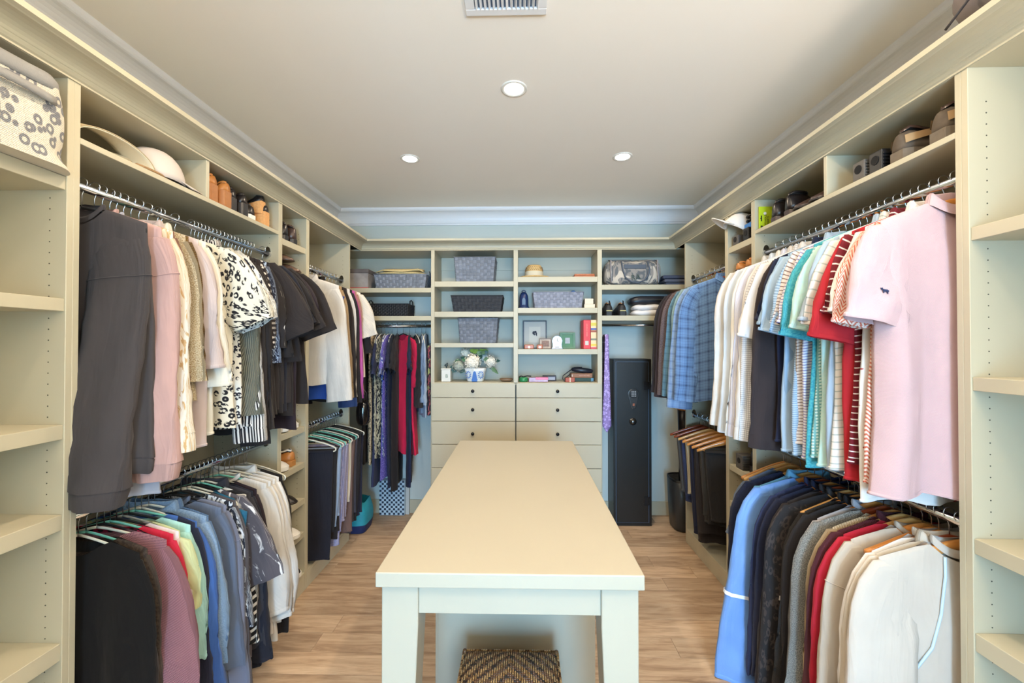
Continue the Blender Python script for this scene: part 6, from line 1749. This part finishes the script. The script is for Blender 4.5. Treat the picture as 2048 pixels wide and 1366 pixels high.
for i in range(12):
    q = i / 11
    for k in range(30):
        a = 2 * PI * k / 30; f_ = lambda v: math.copysign(abs(v) ** .5, v)
        g_ = .8 + .25 * math.sin(PI * min(1, q * .9 + .12))
        P[i, k] = (-1.335 + .095 * g_ * f_(math.cos(a)), 3.36 + .12 * g_ * f_(math.sin(a)), .004 + .24 * q + .008 * math.sin(4 * a) * q)
MB().grid(P[3:], closed=True).build('bag_body', mat('turquoise_nylon', (40, 150, 170), .5, noise=.4, nscale=12), r_, smooth=True)
MB().grid(P[:4], closed=True).rings([[tuple(p) for p in P[0]]], cap=True).build('navy_base', mat('navy_nylon', (26, 44, 92), .5), r_, smooth=True)
MB().tube([(-1.38, 3.27, .235), (-1.37, 3.27, .30), (-1.33, 3.27, .33), (-1.29, 3.27, .30), (-1.28, 3.27, .235)], .007, 6).build('handle', mat('turquoise_nylon', (40, 150, 170)), r_, smooth=True)
r_ = thing('handbag', 'glossy black handbag hanging at the end of the far left cabinet', 'bag', (-1.26, 3.255, .86))
P = np.zeros((10, 26, 3))
for i in range(10):
    ph = -PI / 2 + PI * i / 9
    for k in range(26):
        a = 2 * PI * k / 26
        P[i, k] = (-1.265 + .055 * max(0.0, math.cos(ph)) ** .5 * math.cos(a), 3.265 + .05 * max(0.0, math.cos(ph)) ** .5 * math.sin(a), .96 + .10 * math.sin(ph))
MB().grid(P, closed=True).build('bag_body', mat('patent_black', (18, 16, 18), .15, coat=.6), r_, smooth=True)
MB().tube([(-1.30, 3.265, 1.04), (-1.295, 3.265, 1.12), (-1.265, 3.265, 1.16), (-1.235, 3.265, 1.12), (-1.23, 3.265, 1.04)], .005, 6).build('handle', BLEATH, r_, smooth=True)
MB().tube([(-1.327, 3.165, 1.165), (-1.327, 3.2, 1.165), (-1.265, 3.265, 1.158)], .003, 6).build('hook', CHROME, r_)
r_ = thing('laundry_bin', 'dark grey leather bin with curved side in the right corner', 'bin', (1.34, 3.42, 0))
P = []
for (s_, z_) in ((.085, 0), (.10, .01), (.112, .2), (.118, .40), (.112, .405), (.105, .38)):
    P.append([(1.345 + s_ * math.copysign(abs(math.cos(a)) ** .6, math.cos(a)), 3.44 + s_ * 1.1 * math.copysign(abs(math.sin(a)) ** .6, math.sin(a)), z_) for a in [2 * PI * k / 32 for k in range(32)]])
MB().rings(P).build('bin_body', mat('bin_grey', (54, 56, 58), .35), r_, smooth=True)
m = MB(); m.rings([P[3], [(x_, y_, .415) for x_, y_, z_ in P[3]], [(1.345 + (x_ - 1.345) * .93, 3.44 + (y_ - 3.44) * .93, .415) for x_, y_, z_ in P[3]]], cap=False); m.build('rim', BLK, r_, smooth=True)
# tall riding boot hanging over the bin
r_ = thing('tall_boot', 'black riding boot with tan leather top standing in the right corner bin', 'boot', (1.36, 3.42, .42))
MB().lathe([(.05, .0), (.045, .2), (.052, .42), (.058, .60)], cx=1.355, cy=3.44, cz=.39, seg=18).build('shaft', BLEATH, r_, smooth=True)
MB().lathe([(.0595, .58), (.061, .60), (.0605, .64), (.05, .64)], cx=1.355, cy=3.44, cz=.39, seg=18, cap=False).build('tan_cuff', TANL, r_, smooth=True)

# lamp body for the added uplight, an invented piece out of view
r_ = thing('added_uplighter', 'made-up brass uplighter added out of view to brighten the ceiling', 'floor lamp', (1.15, -.70, 0))
BR = mat('brass', (176, 140, 84), .3, 1.0)
MB().lathe([(.12, 0), (.12, .015), (.03, .03)], cx=1.15, cy=-.70, seg=28).build('base', BR, r_, smooth=True)
MB().tube([(1.15, -.70, .02), (1.15, -.70, 1.64)], .011, 12).build('pole', BR, r_, smooth=True)
MB().lathe([(.02, 1.63), (.08, 1.66), (.14, 1.72), (.155, 1.755), (.150, 1.755), (.075, 1.668)], cx=1.15, cy=-.70, seg=32, cap=False).build('bowl_shade', BR, r_, smooth=True)

# ceiling lights and vent
for i_, (x_, y_) in enumerate(CANS):
    w_ = ('above the near end of the island' if i_ == 0 else 'near the left far corner of the ceiling' if i_ == 1 else 'near the right far corner of the ceiling' if i_ == 2 else None)
    if w_ is None: w_ = 'over the entrance side of the room, %s of the rest' % ('first', 'second', 'third', 'fourth', 'fifth')[i_ - 3]
    r_ = thing('ceiling_light', 'round white recessed light ' + w_, 'ceiling light', (x_, y_, ZC), 0, 'recessed ceiling lights')
    m = MB(); m.lathe([(.062, -.0005), (.062, -.004), (.056, -.006), (.047, -.004), (.045, -.0005)], cx=x_, cy=y_, cz=ZC, seg=32, cap=False); m.build('trim_ring', mat('light_trim', (232, 228, 220), .5), r_, smooth=True)
    m = MB(); m.lathe([(.046, -.003), (.044, -.0045), (.001, -.005)], cx=x_, cy=y_, cz=ZC, seg=32, cap=False); m.build('lens', mat('lamp_lens', (255, 250, 235), .4, emit=(1.0, .97, .88), estr=6.0), r_, smooth=True)
r_ = thing('ceiling_vent', 'white slatted ceiling air vent at the top edge of the view', 'vent', (-.053, 1.41, ZC))
m = MB(); x0_, x1_, y0_, y1_ = -.200, .093, 1.30, 1.495; z_ = ZC
for bx_ in ((x0_, x1_, y0_, y0_ + .030), (x0_, x1_, y1_ - .030, y1_), (x0_, x0_ + .034, y0_ + .03, y1_ - .03), (x1_ - .034, x1_, y0_ + .03, y1_ - .03)): m.box(bx_[0], bx_[1], bx_[2], bx_[3], z_ - .010, z_ - .0005)
m.build('frame', mat('vent_white', (232, 230, 230), .4), r_, bevel=.003)
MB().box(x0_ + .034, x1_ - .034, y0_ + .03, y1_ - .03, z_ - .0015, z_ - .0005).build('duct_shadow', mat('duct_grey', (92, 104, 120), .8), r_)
for k in range(15):
    xx = x0_ + .042 + k * .0155
    o_ = MB().box(-.0012, .0012, y0_ + .03 - 1.4, y1_ - .03 - 1.4, -.006, .006).build('slat', mat('vent_white', (232, 230, 230)), r_, world=False)
    o_.location = (xx - r_.location[0], 1.4 - r_.location[1], -.0075); o_.rotation_euler = (0, .6 * (1 if k < 8 else -1), 0)

# ------------------------------------------------------------------ wicker stool under the island
r_ = thing('wicker_stool', 'woven rattan stool with diamond pattern tucked under the island', 'stool', (-.036, 1.25, 0))
SXH, SYH, SZ = .158, .165, .475
tones = [mat('rattan_honey', (176, 134, 84), .4), mat('rattan_brown', (120, 84, 52), .4), mat('rattan_pale', (196, 160, 112), .4), mat('rattan_dark', (58, 42, 32), .5)]
m = MB(); rs = random.Random(3)


def topf(u, v):
    """seat surface: gently domed with rounded edges"""
    d_ = .016 * (1 - u * u) * (1 - v * v)
    return Vector((-.036 + SXH * u, 1.25 + SYH * v, SZ - .014 + d_ * 1.3 - .012 * max(abs(u), abs(v)) ** 8))


def strand(f, u0, v0, u1, v1, w, nrm, col):
    """one raised cane from (u0,v0) to (u1,v1), w = half width"""
    m.cm = col
    A_, B_ = f(u0, v0), f(u1, v1); d_ = (B_ - A_); L_ = d_.length; d_.normalize(); s_ = d_.cross(nrm).normalized() * w
    b0 = len(m.v)
    for t, hh, ww in ((-.08, -.002, .8), (.2, .0038, 1), (.8, .0038, 1), (1.08, -.002, .8)):
        p = A_ + d_ * L_ * t
        for (k, q) in ((-1, 0), (-.5, .8), (.5, .8), (1, 0)): m.v.append(tuple(p + s_ * k * ww + nrm * (hh * (.4 + q))))
    for a in range(3):
        for k in range(3):
            m.f.append((b0 + a * 4 + k, b0 + a * 4 + k + 1, b0 + a * 4 + 5 + k, b0 + a * 4 + 4 + k)); m.mi.append(col)


N = 44; cell = 2.0 / N
up = Vector((0, 0, 1))
for i in range(N):
    for j in range(N):
        di, dj = abs(i - (N - 1) / 2), abs(j - (N - 1) / 2)
        k = (di + dj)
        band_ = int(k) % 6
        u, v = -1 + cell * (i + .5), -1 + cell * (j + .5)
        if band_ < 3: strand(topf, u, v - cell * .55, u, v + cell * .55, SXH * cell * .40, up, rs.choice((0, 2, 2)))
        else: strand(topf, u - cell * .55, v, u + cell * .55, v, SYH * cell * .40, up, rs.choice((1, 1, 3, 1)))
sides = [((0, -1), 'x'), ((0, 1), 'x'), ((-1, 0), 'y'), ((1, 0), 'y')]
for (nx_, ny_), ax in sides:
    def sf(u, v, nx_=nx_, ny_=ny_):
        g = 1.0 + .10 * (1 - v) ** .7 * .5
        q = 1 + .16 * (1 - v)
        X_ = (SXH * u * q) if nx_ == 0 else nx_ * SXH * (1 + .16 * (1 - v))
        Y_ = (SYH * u * q) if ny_ == 0 else ny_ * SYH * (1 + .16 * (1 - v))
        return Vector((-.036 + X_, 1.25 + Y_, .03 + (SZ - .045) * v))
    nr_ = Vector((nx_, ny_, .05))
    NZ = 56
    for i in range(N):
        for j in range(NZ):
            u = -1 + cell * (i + .5); v = (j + .5) / NZ
            if (i + j) // 3 % 2 == 0: strand(sf, u - cell * .5, v, u + cell * .5, v, .0035, nr_, rs.choice((0, 1, 1)))
            else: strand(sf, u, v - .5 / NZ, u, v + .5 / NZ, .0033, nr_, rs.choice((0, 2, 0)))
tag(m.build('cane_weave', tones, r_), kind='stuff')
m = MB(); R_ = []
for (g, z_) in ((1.16, .0), (1.155, .03), (1.0, SZ - .03), (.985, SZ - .021)):
    R_.append([(-.036 + sx_ * (SXH - .003) * g, 1.25 + sy_ * (SYH - .003) * g, z_) for sx_, sy_ in ((-1, -1), (1, -1), (1, 1), (-1, 1))])
m.rings(R_); m.build('core', tones[3], r_)
m = MB()
for sx_, sy_ in ((-1, -1), (1, -1), (1, 1), (-1, 1)):
    m.tube([(-.036 + sx_ * SXH * g, 1.25 + sy_ * SYH * g, z_) for g, z_ in ((1.16, .0), (1.08, .24), (1.005, SZ - .03), (.985, SZ - .016))], .007, 8)
m.build('corner_post', tones[1], r_, smooth=True)

# ------------------------------------------------------------------ marks on the clothes
for key, q0 in (('charcoal drop-shoulder sweatshirt nearest on the upper left rod', .22), ('dusty pink crewneck sweatshirt behind the charcoal one', .2), ('stone beige crewneck sweatshirt with seamed sleeve', .2), ('blue grey sweatshirt with long straight sleeve', .2)):
    so, SP, SU = G[key][2][0]
    for qq in ((q0, .82) if key.startswith('stone') else (q0,)):
        i_ = max(2, int(qq * len(SP))); c_ = SP[i_].mean(0)
        MB().tube([tuple(c_ + (p_ - c_) * 1.012) for p_ in SP[i_]] + [tuple(c_ + (SP[i_][0] - c_) * 1.012)], .0018, 5).build('seam', so.data.materials[0], so, smooth=True, world=False)

def on_sleeve(key, q, b, off):
    """point and frame on the aisle sleeve of a garment: q along, b around"""
    g, P_, A_ = G[key]; so, SP, SU = A_[0]
    n, c = SP.shape[:2]
    i = min(n - 2, int(q * (n - 1))); k = int(b * c) % c
    p = Vector(SP[i, k]); du = (Vector(SP[i, (k + 1) % c]) - Vector(SP[i, k - 1])).normalized(); dv = (Vector(SP[i + 1, k]) - Vector(SP[i - 1 if i else 0, k])).normalized()
    nr = du.cross(dv).normalized()
    cen = Vector(SP[i].mean(0))
    if (p - cen).dot(nr) < 0: nr = -nr
    return g, so, p + nr * off, du, dv, nr


def patch_mesh(m, p, du, dv, nr, pts, th=.0015):
    b0 = len(m.v); k = len(pts)
    for t in (0, th):
        for (a, b) in pts: m.v.append(tuple(p + du * a + dv * b + nr * t))
    m.f.append(tuple(b0 + k + i for i in range(k))); m.mi.append(m.cm)
    for i in range(k):
        j = (i + 1) % k; m.f.append((b0 + i, b0 + j, b0 + k + j, b0 + k + i)); m.mi.append(m.cm)


g, so, p, du, dv, nr = on_sleeve('pale pink pique polo nearest on the upper right rod', .74, .30, .0035)
m = MB()
patch_mesh(m, p, du, dv, nr, [(-.010, -.003), (.006, -.004), (.010, .0), (.007, .004), (-.006, .004)])
patch_mesh(m, p, du, dv, nr, [(-.013, -.006), (-.007, -.008), (-.006, -.002), (-.011, .0)])
for a in (-.007, .004): patch_mesh(m, p, du, dv, nr, [(a, .003), (a + .0025, .003), (a + .0025, .010), (a, .010)])
m.build('embroidered_dog', mat('thread_navy', (36, 48, 84), .8), so, world=False)
g, so, p, du, dv, nr = on_sleeve('black patterned ski jacket with white sleeve badge', .46, .27, .006)
m = MB(); patch_mesh(m, p, du, dv, nr, [(-.045, -.012), (.045, .004), (.045, .022), (-.045, .006)], .002)
bd = m.build('badge', mat('badge_white', (226, 222, 220), .5), so, world=False)
g, so, p, du, dv, nr = on_sleeve('cornflower blue windbreaker with reflective sleeve band', .62, .25, 0)
SP = G['cornflower blue windbreaker with reflective sleeve band'][2][0][1]
i_ = int(.60 * (SP.shape[0] - 1)); c_ = SP[i_].mean(0)
d_ = (SP[i_ + 1] - SP[i_]); R_ = np.array([c_ + (SP[i_] - c_) * 1.06, c_ + (SP[i_] - c_) * 1.06 + d_ * .3])
MB().grid(R_, closed=True).build('reflective_band', mat('reflective', (236, 240, 246), .3), so, smooth=True, world=False)
g, so, p, du, dv, nr = on_sleeve('white sweatshirt with small embroidered sleeve flags', .5, .25, .003)
fl_c = [mat('flag_navy', (50, 54, 84), .7), mat('flag_red', (170, 60, 60), .7), mat('flag_orange', (196, 110, 70), .7)]
for k in range(7):
    m = MB(); patch_mesh(m, p + dv * (.024 * k - .05), du, dv, nr, [(-.005, -.006), (.005, -.008), (.006, .006), (-.004, .008)])
    m.build('embroidered_flag', fl_c[k % 3], so, world=False)
# pale blue piping on the white zip jacket front
g, P_, A_ = G['white zip jacket with pale blue piping nearest on the lower right rod']
fr = -1
pts = []
for (s_, z_) in ((.055, -.115), (.06, -.17), (.075, -.28), (.10, -.38), (.145, -.46)):
    d_ = np.abs(P_[:, :20, 0] - s_) + np.abs(P_[:, :20, 2] - z_) ; i, k = np.unravel_index(np.argmin(d_), d_.shape)
    pts.append((s_, P_[i, k, 1] + .004, z_))
sm_ = []
for a, b in zip(pts[:-1], pts[1:]):
    for t in np.linspace(0, 1, 5)[:-1]: sm_.append(tuple(np.array(a) * (1 - t) + np.array(b) * t))
MB().tube(sm_ + [pts[-1]], .004, 6).build('piping', mat('ice_blue_piping', (186, 208, 224), .5), g, smooth=True, world=False)
